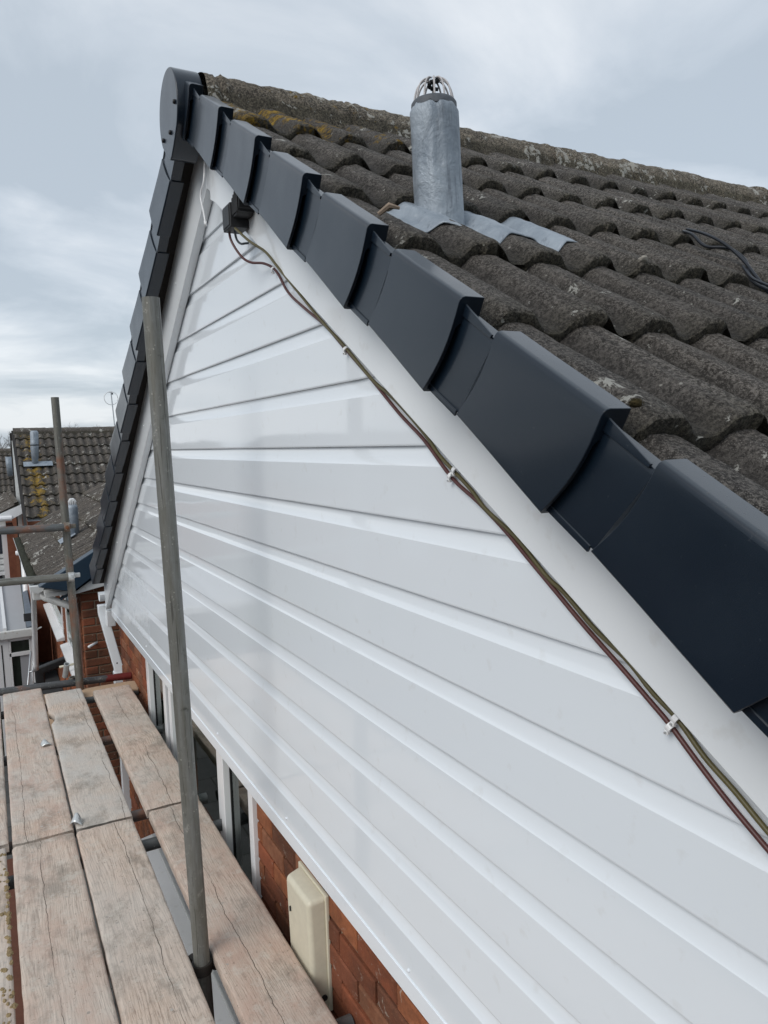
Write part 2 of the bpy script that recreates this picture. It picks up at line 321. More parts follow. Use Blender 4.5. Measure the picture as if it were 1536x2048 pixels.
# ------------------------------------------------------------------ object helpers
def mesh_obj(name, verts, faces, mat, parent=None, smooth=False, bevel=0, seg=2, attrs=None, auto=None):
    me = bpy.data.meshes.new(name); me.from_pydata([tuple(v) for v in verts], [], faces); me.update()
    bm = bmesh.new(); bm.from_mesh(me)
    bmesh.ops.recalc_face_normals(bm, faces=bm.faces)
    bm.to_mesh(me); bm.free()
    o = bpy.data.objects.new(name, me); COL.objects.link(o)
    me.materials.append(mat)
    if attrs:
        for k, vals in attrs.items():
            at = me.attributes.new(k, 'FLOAT', 'POINT'); at.data.foreach_set('value', vals)
    if bevel:
        b = o.modifiers.new('bevel', 'BEVEL'); b.width = bevel; b.segments = seg; b.limit_method = 'ANGLE'; b.angle_limit = R(35)
    if smooth or bevel:
        for p in me.polygons: p.use_smooth = True
    if auto is not None or bevel:
        a = o.modifiers.new('wn', 'WEIGHTED_NORMAL') if bevel else None
        if auto is not None and not bevel:
            me.set_sharp_from_angle(angle=auto)
    if parent: o.parent = parent
    return o

class MB:
    def __init__(s): s.v = []; s.f = []
    def box(s, x0, x1, y0, y1, z0, z1, M=None):
        i = len(s.v)
        for (x, y, z) in ((x0, y0, z0), (x1, y0, z0), (x1, y1, z0), (x0, y1, z0), (x0, y0, z1), (x1, y0, z1), (x1, y1, z1), (x0, y1, z1)):
            p = Vector((x, y, z)); s.v.append(M @ p if M else p)
        s.f += [(i, i + 3, i + 2, i + 1), (i + 4, i + 5, i + 6, i + 7), (i, i + 1, i + 5, i + 4), (i + 1, i + 2, i + 6, i + 5), (i + 2, i + 3, i + 7, i + 6), (i + 3, i, i + 4, i + 7)]
        return s
    def prism(s, poly, axis, a, b):
        # poly: 2-D points in the two other axes (cyclic order), extruded along axis from a to b
        i = len(s.v); n = len(poly)
        for t in (a, b):
            for (p, q) in poly:
                s.v.append(Vector((t, p, q)) if axis == 0 else Vector((p, t, q)) if axis == 1 else Vector((p, q, t)))
        s.f.append(tuple(i + k for k in range(n))); s.f.append(tuple(i + n + k for k in reversed(range(n))))
        for k in range(n): s.f.append((i + k, i + (k + 1) % n, i + n + (k + 1) % n, i + n + k))
        return s
    def tube(s, pts, r, n=12, cap=True, r_in=None):
        pts = [Vector(p) for p in pts]; i0 = len(s.v)
        t0 = (pts[1] - pts[0]).normalized(); up = Vector((0, 0, 1)) if abs(t0.z) < 0.9 else Vector((1, 0, 0))
        u = t0.cross(up).normalized()
        rings = []
        for k, p in enumerate(pts):
            t = (pts[min(k + 1, len(pts) - 1)] - pts[max(k - 1, 0)]).normalized()
            u = (u - t * u.dot(t)).normalized(); v = t.cross(u)
            rk = r[k] if isinstance(r, (list, tuple)) else r
            rings.append((p, u.copy(), v, rk))
        for (p, u_, v_, rk) in rings:
            for j in range(n):
                a = 2 * PI * j / n; s.v.append(p + (u_ * math.cos(a) + v_ * math.sin(a)) * rk)
        for k in range(len(pts) - 1):
            for j in range(n):
                a = i0 + k * n + j; b = i0 + k * n + (j + 1) % n
                s.f.append((a, b, b + n, a + n))
        if r_in is None:
            if cap:
                s.f.append(tuple(i0 + j for j in reversed(range(n)))); s.f.append(tuple(i0 + (len(pts) - 1) * n + j for j in range(n)))
        else:
            i1 = len(s.v)
            for (p, u_, v_, rk) in rings:
                for j in range(n):
                    a = 2 * PI * j / n; s.v.append(p + (u_ * math.cos(a) + v_ * math.sin(a)) * r_in)
            for k in range(len(pts) - 1):
                for j in range(n):
                    a = i1 + k * n + j; b = i1 + k * n + (j + 1) % n
                    s.f.append((a + n, b + n, b, a))
            for (ka, rev) in ((0, False), (len(pts) - 1, True)):
                for j in range(n):
                    a = i0 + ka * n + j; b = i0 + ka * n + (j + 1) % n; c = i1 + ka * n + (j + 1) % n; d = i1 + ka * n + j
                    s.f.append((a, d, c, b) if not rev else (a, b, c, d))
        return s
    def build(s, name, mat, parent=None, **k): return mesh_obj(name, s.v, s.f, mat, parent, **k)

def tag(o, label=None, cat=None, group=None, kind=None):
    if label: o['label'] = label
    if cat: o['category'] = cat
    if group: o['group'] = group
    if kind: o['kind'] = kind
    return o
def empty(name, loc, label=None, cat=None, group=None):
    o = bpy.data.objects.new(name, None); COL.objects.link(o); o.location = loc; o.empty_display_size = 0.1
    return tag(o, label, cat, group)
def under(child, parent):
    child.parent = parent; child.matrix_parent_inverse = Matrix.Translation(parent.location).inverted(); return child
def smooth_path(pts, n=6):
    pts = [Vector(p) for p in pts]; P = [pts[0] * 2 - pts[1]] + pts + [pts[-1] * 2 - pts[-2]]; o = []
    for i in range(1, len(P) - 2):
        for k in range(n):
            t = k / n; a, b, c, d = P[i - 1], P[i], P[i + 1], P[i + 2]
            o.append(0.5 * ((2 * b) + (-a + c) * t + (2 * a - 5 * b + 4 * c - d) * t * t + (-a + 3 * b - 3 * c + d) * t ** 3))
    o.append(pts[-1]); return o

# ------------------------------------------------------------------ geometry of the main roof
TH = R(32); CT, ST = math.cos(TH), math.sin(TH)
Y0, Z0 = 2.525, 1.012              # gable axis, height of the verge-cap bottom line there
def near(x, s, n): return Vector((x, Y0 - s * CT - n * ST, Z0 - s * ST + n * CT))
def far_(x, s, n): return Vector((x, Y0 + s * CT + n * ST, Z0 - s * ST + n * CT))
GA = 0.3375; S0 = 0.11; PAN = 0.128

def profile(x):
    u = ((x - 0.06) / 0.15) % 1.0            # 0 in the channel, the left flank of the roll is the steeper one
    if u < 0.50: t = min(1.0, max(0.0, (u - 0.17) / 0.25))
    else: t = min(1.0, max(0.0, (1.04 - u) / 0.34))
    t = t * t * (3 - 2 * t)
    return 0.033 * (0.86 * t + 0.14 * (0.5 - 0.5 * math.cos(2 * PI * u)))
TK = 0.031
def surf_n(x, s):
    t = (((s - S0) % GA) + 0.0625) / 0.40
    return PAN - TK * (1 - t) + profile(x)

def tile_field(name, place, x0, x1, k0, k1, mat, parent, dx=0.0125, ds=0.03, rough=1.0, seed=0, gold=None, lichen=None, thick=0.027, smin=-1e9, base=PAN, s0=S0):
    if thick == 0.027: thick = TK
    """Rows of interlocking double-roll tiles; every row is a thick sheet with a worn nose."""
    V, Fc, E, RN, LI, GO, CR = [], [], [], [], [], [], []
    nx = int(round((x1 - x0) / dx))
    for k in range(k0, k1):
        se = s0 + GA * k
        ext = 0.06 if (k == k0 and k0 == 1) else 0.0
        sl = [se - 0.40 - ext + i * ds for i in range(int((0.40 + ext) / ds))] + [se - 0.012]
        cols = []
        for i in range(nx + 1):
            x = x0 + (x1 - x0) * i / nx
            ti = math.floor((x - 0.135 + 0.0) / 0.30 + (0.0 if k % 2 == 0 else 0.0))
            rj = random.Random(ti * 977 + k * 131 + seed)
            js, jn, jr = (rj.random() - 0.5) * 0.012, (rj.random() - 0.5) * 0.006, rj.random()
            fx = ((x - 0.135) / 0.30) % 1.0
            lap = 0.006 * max(0.0, 1 - abs(fx - 0.06) / 0.08) if fx < 0.14 else 0.0
            prof = profile(x)
            col = []
            for j, s in enumerate(sl):
                t = max(0.0, (s - (se - 0.40)) / 0.40)
                n = base - thick * (1 - t) + prof + jn * t + lap
                p = place(x, s + js * t, 0)
                nz = noise.noise(Vector((x * 9 + seed, s * 9, k * 0.7))) * 0.0026 + noise.noise(Vector((x * 38, s * 38, seed + 3.1))) * 0.0014 + noise.noise(Vector((x * 95, s * 95, seed + 1.1))) * 0.0018
                col.append((s + js * t, n + nz * rough, 0.0 if t < 0.8 else (t - 0.8) / 0.2 * 0.5))
            # worn nose: rounded, then under
            s_l, n_l, _ = col[-1]
            wv = noise.noise(Vector((x * 30 + seed, k * 5.0, 1.7))) * 0.004 * rough + noise.noise(Vector((x * 85 + seed, k * 5.0, 9.7))) * 0.005 * rough; hol = 0.0
            lp = max(0.0, 1 - abs(fx - 0.25) / 0.17)          # side-lap roll: hollow, gappy nose
            hol = (0.024 * min(1.0, lp * 1.6) + 0.008 * max(0, noise.noise(Vector((x * 60, k, 2.2))))) if dx < 0.02 and lp > 0.25 else 0.0
            depth = 0.035 - 0.006 * (prof / 0.035) - 0.003 * lp + noise.noise(Vector((x * 22 + seed, k * 3.0, 4.4))) * 0.004 * rough
            col.append((se + js - 0.004 + wv, n_l - 0.0006, 0.35))
            col.append((se + js + 0.0015 + wv, n_l - 0.0045, 0.8))
            col.append((se + js + 0.003 + wv * 1.5 - hol, n_l - depth * 0.5, 0.9))
            col.append((se + js + 0.001 + wv * 0.8 - hol * 0.6, n_l - depth + 0.002, 1.0))
            col.append((se + js - 0.016, n_l - depth - 0.001 + (0.004 if fx < 0.14 else 0), 1.0))
            col.append((se + js - 0.07, n_l - depth - 0.004, 1.0))
            cols.append((x, jr, col))
        m = len(cols[0][2]); b = len(V)
        for (x, jr, col) in cols:
            for (s, n, e) in col:
                s = max(s, smin)
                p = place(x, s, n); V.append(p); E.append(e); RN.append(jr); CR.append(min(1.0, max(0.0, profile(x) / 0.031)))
                LI.append(lichen(x, s) if lichen else 0.0); GO.append(gold(x, s) if gold else 0.0)
        for i in range(nx):
            for j in range(m - 1):
                a = b + i * m + j
                Fc.append((a, a + m, a + m + 1, a + 1))
    me = bpy.data.meshes.new(name); me.from_pydata(V, [], Fc); me.update()
    o = bpy.data.objects.new(name, me); COL.objects.link(o); me.materials.append(mat)
    for kx, vals in (('edge', E), ('rnd', RN), ('lichen', LI), ('gold', GO), ('crown', CR)):
        at = me.attributes.new(kx, 'FLOAT', 'POINT'); at.data.foreach_set('value', vals)
    for p in me.polygons: p.use_smooth = True
    me.set_sharp_from_angle(angle=R(40))
    # outward normals
    if me.polygons[0].normal.z < 0: me.flip_normals()
    o.parent = parent
    return o

def ridge_tiles(name, parent, x0, x1, yc, zc, r, mat, axis='x', seg=0.45, rough=1.0, gold=0.5, lichen=0.8, res=0.02):
    V, Fc, E, RN, LI, GO = [], [], [], [], [], []
    n = int((x1 - x0) / res); m = 20
    for i in range(n + 1):
        x = x0 + (x1 - x0) * i / n
        ti = math.floor(x / seg); rj = random.Random(ti * 31 + 5); fx = (x / seg) % 1
        dz = (rj.random() - 0.5) * 0.010; dr = 0.008 * max(0, 1 - fx / 0.05) - 0.010 * (1.0 if fx > 0.975 else 0.0)
        for j in range(m + 1):
            a = PI * (j / m); ext = 0.0
            rr = r + dr
            vx = Vector((x * 14, math.cos(a) * 2, math.sin(a) * 2)); q = noise.noise(vx) * 0.005 + noise.noise(vx * 3.1) * 0.004 + noise.noise(vx * 7.7) * 0.004
            rr += q * rough
            lat = math.cos(a) * rr * (1.30 if rough > 0.5 and res < 0.03 else 1.05); h = math.sin(a) ** 0.85 * rr
            if j in (0, m): h -= 0.06; lat *= 1.0 + 0.10 * rough + noise.noise(Vector((x * 20, j, 3))) * 0.12 * rough    # mortar bed
            elif j in (1, m - 1): lat *= 1.0
            p = (x, yc - lat, zc + h + dz)
            if axis == 'y': p = (yc - lat, x, zc + h + dz)
            V.append(Vector(p)); E.append(0.9 if j in (0, 1, m - 1, m) else 0.0); RN.append(rj.random()); LI.append(lichen); GO.append(gold(x) if callable(gold) else gold)
    for i in range(n):
        for j in range(m):
            a = i * (m + 1) + j; Fc.append((a, a + 1, a + m + 2, a + m + 1))
    me = bpy.data.meshes.new(name); me.from_pydata(V, [], Fc); me.update()
    bm = bmesh.new(); bm.from_mesh(me); bmesh.ops.recalc_face_normals(bm, faces=bm.faces); bm.to_mesh(me); bm.free()
    o = bpy.data.objects.new(name, me); COL.objects.link(o); me.materials.append(mat)
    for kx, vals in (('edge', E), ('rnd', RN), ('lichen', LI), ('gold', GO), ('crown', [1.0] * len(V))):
        at = me.attributes.new(kx, 'FLOAT', 'POINT'); at.data.foreach_set('value', vals)
    for p in me.polygons: p.use_smooth = True
    o.parent = parent
    return o

def brick_wall(name, parent, axis, at, a0, a1, z0, z1, thick, outward, holes=(), mat=None, pal=None, seed=1, mat2=None, jit=1.0):
    """Real bricks in stretcher bond. axis 'x': the face lies at x=at and runs along y; axis 'y': the reverse."""
    rj = random.Random(seed); V, Fc, C = [], [], []
    pal = pal or [(0.32, 0.115, 0.052), (0.26, 0.08, 0.04), (0.35, 0.13, 0.06), (0.20, 0.07, 0.04), (0.17, 0.078, 0.05), (0.29, 0.13, 0.073)]
    rows = int((z1 - z0) / 0.075)
    for r_ in range(rows + 1):
        zb = z1 - 0.075 * (r_ + 1) + 0.005; zt = zb + 0.065
        if zb < z0: break
        p = a0 - (0.1125 if r_ % 2 else 0.0)
        while p < a1:
            q0, q1 = max(p, a0), min(p + 0.215, a1); p += 0.225
            if q1 - q0 < 0.02: continue
            if any(q1 > h[0] + 0.03 and q0 < h[1] - 0.03 and zt > h[2] and zb < h[3] for h in holes):
                for h in holes:
                    if q0 < h[0] < q1: q1 = h[0]
                    elif q0 < h[1] < q1: q0 = h[1]
                    else: q1 = q0
                if q1 - q0 < 0.02: continue
            e0 = 0.006; pr = (rj.random()) * 0.005 * jit; c = rj.choice(pal); k = 0.6 + rj.random() * 0.65; c = (c[0] * k, c[1] * k, c[2] * k)
            f0 = at + outward * pr; fb = at - outward * 0.05; i = len(V)
            def P(d, a, z): V.append(Vector((d, a, z) if axis == 'x' else (a, d, z))); C.append(c)
            for (a, z) in ((q0, zb), (q1, zb), (q1, zt), (q0, zt)): P(fb, a + (rj.random() - .5) * .002, z)
            for (a, z) in ((q0, zb), (q1, zb), (q1, zt), (q0, zt)): P(f0 - outward * 0.004, a + (rj.random() - .5) * .003, z + (rj.random() - .5) * .003)
            for (a, z) in ((q0 + e0, zb + e0), (q1 - e0, zb + e0), (q1 - e0, zt - e0), (q0 + e0, zt - e0)): P(f0 + (rj.random() - .5) * .003 * jit, a, z)
            for (s_, t_) in ((0, 4), (4, 8)):
                for k_ in range(4): Fc.append((i + s_ + k_, i + s_ + (k_ + 1) % 4, i + t_ + (k_ + 1) % 4, i + t_ + k_))
            Fc.append((i + 8, i + 9, i + 10, i + 11))
    o = mesh_obj(name, V, Fc, mat or BRICK, parent, smooth=False)
    at_ = o.data.attributes.new('bc', 'FLOAT_COLOR', 'POINT'); at_.data.foreach_set('color', [z for c in C for z in (*c, 1)])
    # mortar body behind the brick faces
    mb = MB(); d0, d1 = sorted((at - outward * 0.008, at - outward * thick))
    cuts = [(a0, a1, z0, z1)]
    for h in holes:
        new = []
        for (p0, p1, q0, q1) in cuts:
            hz0, hz1 = max(h[2], q0), min(h[3], q1); ha0, ha1 = max(h[0], p0), min(h[1], p1)
            if ha0 >= ha1 or hz0 >= hz1: new.append((p0, p1, q0, q1)); continue
            for c in ((p0, ha0, q0, q1), (ha1, p1, q0, q1), (ha0, ha1, q0, hz0), (ha0, ha1, hz1, q1)):
                if c[1] - c[0] > 1e-3 and c[3] - c[2] > 1e-3: new.append(c)
        cuts = new
    for (p0, p1, q0, q1) in cuts:
        if axis == 'x': mb.box(d0, d1, p0, p1, q0, q1)
        else: mb.box(p0, p1, d0, d1, q0, q1)
    m2 = mb.build('mortar', mat2 or MORT, o)
    return o

GZ = -3.9
# ------------------------------------------------------------------ ground
g_ = MB().box(-400, 400, -400, 400, GZ - 1.0, GZ - 0.06).build('ground', GROUND); tag(g_, kind='structure')
g_ = MB().box(-9, 0.0, -6, 13.5, GZ - 0.05, GZ).build('patio_paving', PAVE); tag(g_, kind='structure')

# ------------------------------------------------------------------ the main house
H = empty('gable_house', (0, 0, 0), 'brick house with white clad gable, dark grey verge caps and weathered grey tiled roof', 'house')
W0, W1, Z_T, Z_B = 2.56, 4.62, -1.19, -2.42       # window opening
XW = 0.045
brick_wall('brick_wall', H, 'x', XW, -0.75, 5.74, GZ, -1.17, 0.24, -1, holes=[(W0, W1, Z_B, Z_T)], seed=3)
brick_wall('brick_wall', H, 'y', 5.74, XW + 0.02, 4.0, GZ, -1.2, 0.24, 1, seed=8)
MB().box(XW + 0.26, 8.0, -0.74, -0.5, GZ, -1.25).build('rear_wall', MORT, H)
MB().prism([(-0.7, -1.17), (5.7, -1.17), (Y0, 0.86)], 0, 0.07, 0.2).build('gable_core', FELT, H)

# cladding: one sheet, profiled shiplap courses 150 mm high
JZ = 0.7363
def rake_y(z, zl=0.905):                       # half width of the gable at height z (hidden behind the bargeboards)
    return max(0.0, (zl - z) / 0.625)
V, Fc = [], []
for k in range(-1, 13):
    zb = JZ - 0.15 * (k + 1); zt = zb + 0.15
    if k == 12: zb -= 0.026
    sec = [(0.0075, zt - 0.0003), (0.0078, zt - 0.005), (0.0070, zt - 0.013), (0.0053, zt - 0.023), (0.0030, zt - 0.033), (0.0004, zt - 0.039), (0.0, zt - 0.0398),
           (0.0, zt - 0.085), (0.0, zb + 0.0042), (0.0008, zb + 0.0012), (0.0028, zb + 0.0001), (0.0078, zb)]
    ny = 24; b = len(V)
    for (x, z) in sec:
        hw = min(rake_y(z), 3.22)
        for i in range(ny + 1):
            y = Y0 - hw + 2 * hw * i / ny
            V.append(Vector((x + noise.noise(Vector((y * 1.1, z * 3 + k, 0))) * 0.0007 * (1 if 0 < i < ny else 0), y, z)))
    for j in range(len(sec) - 1):
        for i in range(ny):
            a = b + j * (ny + 1) + i; Fc.append((a, a + 1, a + ny + 2, a + ny + 1))
o = mesh_obj('cladding', V, Fc, PVC, H, smooth=True); o.data.set_sharp_from_angle(angle=R(12))
MB().box(-0.0035, 0.02, Y0 - 3.24, Y0 + 3.215, -1.243, -1.196).build('cladding_trim', PVC, H, bevel=0.0015)
for (y, z) in ((2.11, -1.17), (1.35, -1.18), (2.89, -1.165), (4.39, -1.155), (0.55, -1.18)):
    c = MB().tube([(0.001, y, z), (-0.002, y, z), (-0.0042, y, z)], [0.0045, 0.0043, 0.002], 10).build('screw_cap', PVC, H, smooth=True)

# bargeboards
LOW = 0.854
for sgn, nm in ((-1, 'near'), (1, 'far')):
    ye = Y0 + sgn * 3.30; ez = LOW - 0.625 * 3.30
    poly = [(Y0, LOW), (ye, ez), (ye, ez + 0.245), (Y0, LOW + 0.275)]
    MB().prism(poly, 0, -0.032, -0.001).build('bargeboard', FASCIA, H, bevel=0.0035)
    MB().prism([(Y0, LOW + 0.005), (ye, ez + 0.005), (ye, ez + 0.2), (Y0, LOW + 0.2)], 0, 0.0145, 0.06).build('undercloak', FELT, H)
# joint plate where the boards meet
pl = [(2.40, 0.905), (2.47, 0.915), (2.47, 0.80), (2.415, 0.775), (2.235, 0.664), (2.20, 0.668), (2.20, 0.80)]
MB().prism(pl, 0, -0.0365, -0.0322).build('joint_plate', FASCIA, H, bevel=0.0015)
# nail heads of the far board
for s in (0.5, 0.9, 1.35, 1.9, 2.5, 3.1):
    p = Vector((-0.0322, Y0 + s, LOW - 0.625 * s + 0.10)); MB().tube([p, p - Vector((0.003, 0, 0))], [0.004, 0.003], 8).build('nail_cap', FASCIA, H, smooth=True)

# verge caps --------------------------------------------------------
XF = -0.125
def cap_mesh(place, se, length, body=True):
    """One verge cap: C-section, narrower tail tucked under the cap above."""
    V, Fc = [], []
    def rings(sec, us):
        b = len(V); m = len(sec)
        for (t, s_) in us:
            for (dxx, v, curved) in sec:
                H_ = 0.152 + 0.019 * t; off = 0.006 * (1 - t)
                vv = off + v * (H_ / 0.171)
                # the lower end of the front plate is cut in a gentle bow
                bow = (0.012 * math.sin(PI * min(max(v / 0.171, 0), 1)) + 0.030 * (v / 0.171)) if t > 0.0 else 0.030 * (v / 0.171) + 0.010 * math.sin(PI * min(max(v / 0.171, 0), 1))
                V.append(place(XF + dxx + 0.011 * (1 - t) , s_ + bow, vv))
        for i in range(len(us) - 1):
            for j in range(m):
                a = b + i * m + j; c = b + i * m + (j + 1) % m
                Fc.append((a, c, c + m, a + m))
        Fc.append(tuple(b + j for j in range(m))); Fc.append(tuple(b + (len(us) - 1) * m + j for j in reversed(range(m))))
    def section(ins, h, top=0.043, bot=0.050):
        p = [(bot, 0.0), (0.004, 0.0), (0.0, 0.004)]
        for i in range(1, 9): p.append((0.0, 0.004 + (h - 0.014) * i / 8))
        p += [(0.0012, h - 0.005), (0.004, h - 0.0018), (0.009, h), (top, h), (top, h - 0.043), (0.012, h - 0.043), (0.007, h - 0.049)]
        for i in range(1, 7): p.append((0.007, (h - 0.049) + (0.007 - (h - 0.049)) * i / 7))
        p += [(0.007, 0.007), (bot, 0.007)]
        return [(x + ins, y, 0) for (x, y) in p]
    rings(section(0, 0.171), [(0.0, se - length), (0.3, se - length * 0.66), (0.66, se - length * 0.33), (1.0, se)])
    return V, Fc
def tail_mesh(place, su, ln):
    V, Fc = [], []
    sec = [(0.050, 0.010), (0.0150, 0.010), (0.0150, 0.02), (0.0150, 0.06), (0.0150, 0.10), (0.0150, 0.136), (0.0175, 0.143), (0.042, 0.143), (0.042, 0.139), (0.020, 0.139), (0.0185, 0.132), (0.0185, 0.016), (0.050, 0.016)]
    for t in (0.0, 1.0):
        for (dxx, v) in sec:
            V.append(place(XF + dxx, su + t * ln + 0.030 * (v / 0.171) + 0.010 * math.sin(PI * v / 0.171), v))
    m = len(sec)
    for j in range(m): Fc.append((j, (j + 1) % m, m + (j + 1) % m, m + j))
    Fc.append(tuple(range(m))); Fc.append(tuple(m + j for j in reversed(range(m))))
    # stiffening fins at the top and bottom of the tail
    for (v0, v1, sl) in ((0.143, 0.157, 0.0), (0.002, 0.010, 0.0)):
        b = len(V)
        for (s_, vv) in ((su, v0 - 0.002), (su + ln - 0.006, v0 - 0.002), (su + ln - 0.006, v0 + 0.004 if v0 > .1 else v0 ), (su, v1 + (0.010 if v0 > .1 else 0))):
            q_ = (len(V) - b) // 2
            for xx in (0.0125, 0.0165): V.append(place(XF + xx, s_ + 0.03 * (vv / 0.171), vv if v0 > .1 else (0.0125 if q_ < 2 else 0.003)))
        Fc += [(b, b + 2, b + 4, b + 6), (b + 1, b + 7, b + 5, b + 3), (b, b + 1, b + 3, b + 2), (b + 2, b + 3, b + 5, b + 4), (b + 4, b + 5, b + 7, b + 6), (b + 6, b + 7, b + 1, b)]
    return V, Fc
for place in (near, far_):
    for k in range(0, 12):
        se = 0.100 + 0.3335 * k
        if se > 3.9: break
        ln = 0.245 if k else 0.16
        V, Fc = cap_mesh(place, se, ln)
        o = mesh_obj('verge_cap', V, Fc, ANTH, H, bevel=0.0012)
        if k:
            V, Fc = tail_mesh(place, se - ln - 0.145, 0.147)
            mesh_obj('cap_tail', V, Fc, ANTH, o, bevel=0.0006, seg=1)
    # dark undercloak strip between caps and board
    A = [place(-0.092, 0.0, 0.045), place(-0.092, 3.88, 0.045), place(0.05, 3.88, 0.045), place(0.05, 0.0, 0.045)]
    B = [p + Vector((0, 0, 0.03)) for p in A]
    mesh_obj('verge_undercloak', A + B, [(0, 1, 2, 3), (7, 6, 5, 4), (0, 4, 5, 1), (1, 5, 6, 2), (2, 6, 7, 3), (3, 7, 4, 0)], FELT, H)

# round ridge end cap
ZC = 1.078; RC = 0.128; pts = []
for i in range(33):
    a = R(-38) + (R(180 + 38) - R(-38)) * i / 32; pts.append((Y0 + math.cos(a) * RC, ZC + math.sin(a) * RC))
pts += [(Y0 - 0.052, 0.958), (Y0 - 0.012, 0.932), (Y0 + 0.012, 0.932), (Y0 + 0.052, 0.958)]
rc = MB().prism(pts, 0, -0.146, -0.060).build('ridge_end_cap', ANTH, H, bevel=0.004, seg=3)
for (y, z) in ((2.425, 1.07), (2.50, 1.005), (2.60, 1.015)):
    MB().tube([(-0.144, y, z), (-0.151, y, z), (-0.153, y, z)], [0.007, 0.007, 0.005], 10).build('screw_cap', BLACK, rc, smooth=True)

# roof
gold = lambda x, s: max(0.0, 0.55 - 0.42 * s - 0.25 * max(0, x)) + (0.25 if (s < 0.45 and x < 0.5) else 0)
lich = lambda x, s: 0.52 + 0.45 * max(0, 1 - s / 0.9) * max(0.2, 1 - x / 2.5) + (0.42 if x < -0.01 else 0.0)
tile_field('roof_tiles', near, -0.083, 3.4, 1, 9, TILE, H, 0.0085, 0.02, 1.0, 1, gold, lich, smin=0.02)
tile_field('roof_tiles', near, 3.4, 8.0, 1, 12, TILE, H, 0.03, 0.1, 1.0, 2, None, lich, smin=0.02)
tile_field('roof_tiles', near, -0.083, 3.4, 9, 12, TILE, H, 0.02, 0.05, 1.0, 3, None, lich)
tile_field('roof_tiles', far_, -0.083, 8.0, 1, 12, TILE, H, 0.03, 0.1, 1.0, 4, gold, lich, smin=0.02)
ridge_tiles('ridge_tiles', H, -0.055, 8.0, Y0, 1.078, 0.118, RIDGE, gold=lambda x: 0.44 if x < 0.9 else 0.30, lichen=1.08, res=0.012)
V = [(0.1, Y0, 1.08), (8, Y0, 1.08), (0.1, -0.85, -1.03), (8, -0.85, -1.03), (0.1, 5.9, -1.03), (8, 5.9, -1.03)]
mesh_obj('roof_felt', V, [(0, 1, 3, 2), (0, 4, 5, 1)], FELT, H)

# window
wn = empty('window', (XW, 0, 0)); wn.parent = H
def fbox(y0, y1, z0, z1, x0=0.028, x1=0.085, name='frame', mat=UPVC, bev=0.003):
    return under_local(MB().box(x0 - XW, x1 - XW, y0, y1, z0, z1).build(name, mat, wn, bevel=bev))
def under_local(o): return o
fbox(W1 - 0.055, W1, Z_B, Z_T + 0.05); fbox(W0, W0 + 0.05, Z_B, Z_T + 0.05); fbox(W0, W1, Z_B, Z_B + 0.06, 0.03, 0.084); fbox(3.94, 4.0, Z_B + 0.06, Z_T + 0.05, 0.029, 0.084)
fbox(2.985, 3.045, Z_B + 0.06, Z_T + 0.05, 0.029, 0.084)
for (a, b) in ((4.03, 4.53), (2.64, 2.955)):               # opening sashes, a little proud, on black gaskets
    if a > 3: fbox(a - 0.012, a + 0.045, Z_B + 0.075, Z_T + 0.04, 0.018, 0.07, 'sash', UPVC)
    fbox(b - 0.045, b + 0.012, Z_B + 0.075, Z_T + 0.04, 0.018, 0.07, 'sash', UPVC)
    fbox(a + 0.045, b - 0.045, Z_B + 0.075, Z_B + 0.125, 0.018, 0.07, 'sash', UPVC)
    fbox(b + 0.012, b + 0.021, Z_B + 0.07, Z_T + 0.04, 0.032, 0.06, 'gasket', GASK, 0)
    fbox(a - 0.021, a - 0.012, Z_B + 0.07, Z_T + 0.04, 0.032, 0.06, 'gasket', GASK, 0)
    fbox(b - 0.052, b - 0.045, Z_B + 0.12, Z_T + 0.04, 0.045, 0.06, 'gasket', GASK, 0)
for (a, b, x) in ((4.075, 4.485, 0.05), (3.045, 3.94, 0.06), (2.61, 2.91, 0.05)):
    fbox(a, b, Z_B + 0.06, Z_T + 0.04, x, x + 0.004, 'pane', GLASS, 0)
s_ = MB().prism([(-0.085, Z_B - 0.045), (-0.105, Z_B - 0.045), (-0.105, Z_B - 0.022), (0.03, Z_B - 0.001), (0.03, Z_B - 0.045)], 1, W0 - 0.03, W1 + 0.03)
s_.build('sill', UPVC, wn, bevel=0.002)
for xx in (-0.045, -0.015): MB().box(xx, xx + 0.007, W0, W1, Z_B - 0.008, Z_B + 0.003).build('sill_groove', OLDPVC, wn)
# the dim room behind the glass
rm = MB(); rm.box(0.3, 3.2, W0 - 0.5, W1 + 0.5, Z_B - 0.75, Z_B - 0.7); rm.box(3.2, 3.25, W0 - 0.5, W1 + 0.5, Z_B - 0.7, Z_T + 0.2); rm.box(0.3, 3.2, W1 + 0.5, W1 + 0.55, Z_B - 0.7, Z_T + 0.2); rm.box(0.3, 3.2, W0 - 0.55, W0 - 0.5, Z_B - 0.7, Z_T + 0.2); rm.box(0.3, 3.2, W0 - 0.5, W1 + 0.5, Z_T + 0.2, Z_T + 0.25)
rm.build('room', ROOMD, H)
MB().box(0.42, 0.8, W1 + 0.05, W1 + 0.12, Z_B - 0.7, Z_T + 0.1).build('room_cupboard', ROOMW, H)
MB().box(0.42, 0.5, 3.62, 3.95, Z_B - 0.7, Z_T + 0.1).build('room_door_edge', ROOMW, H)
MB().tube([(0.5, 3.30, Z_B - 0.7), (0.5, 3.30, -1.75), (0.5, 3.30, -1.70)], [0.055, 0.055, 0.075], 18).build('room_post', UPVC, H, smooth=True)

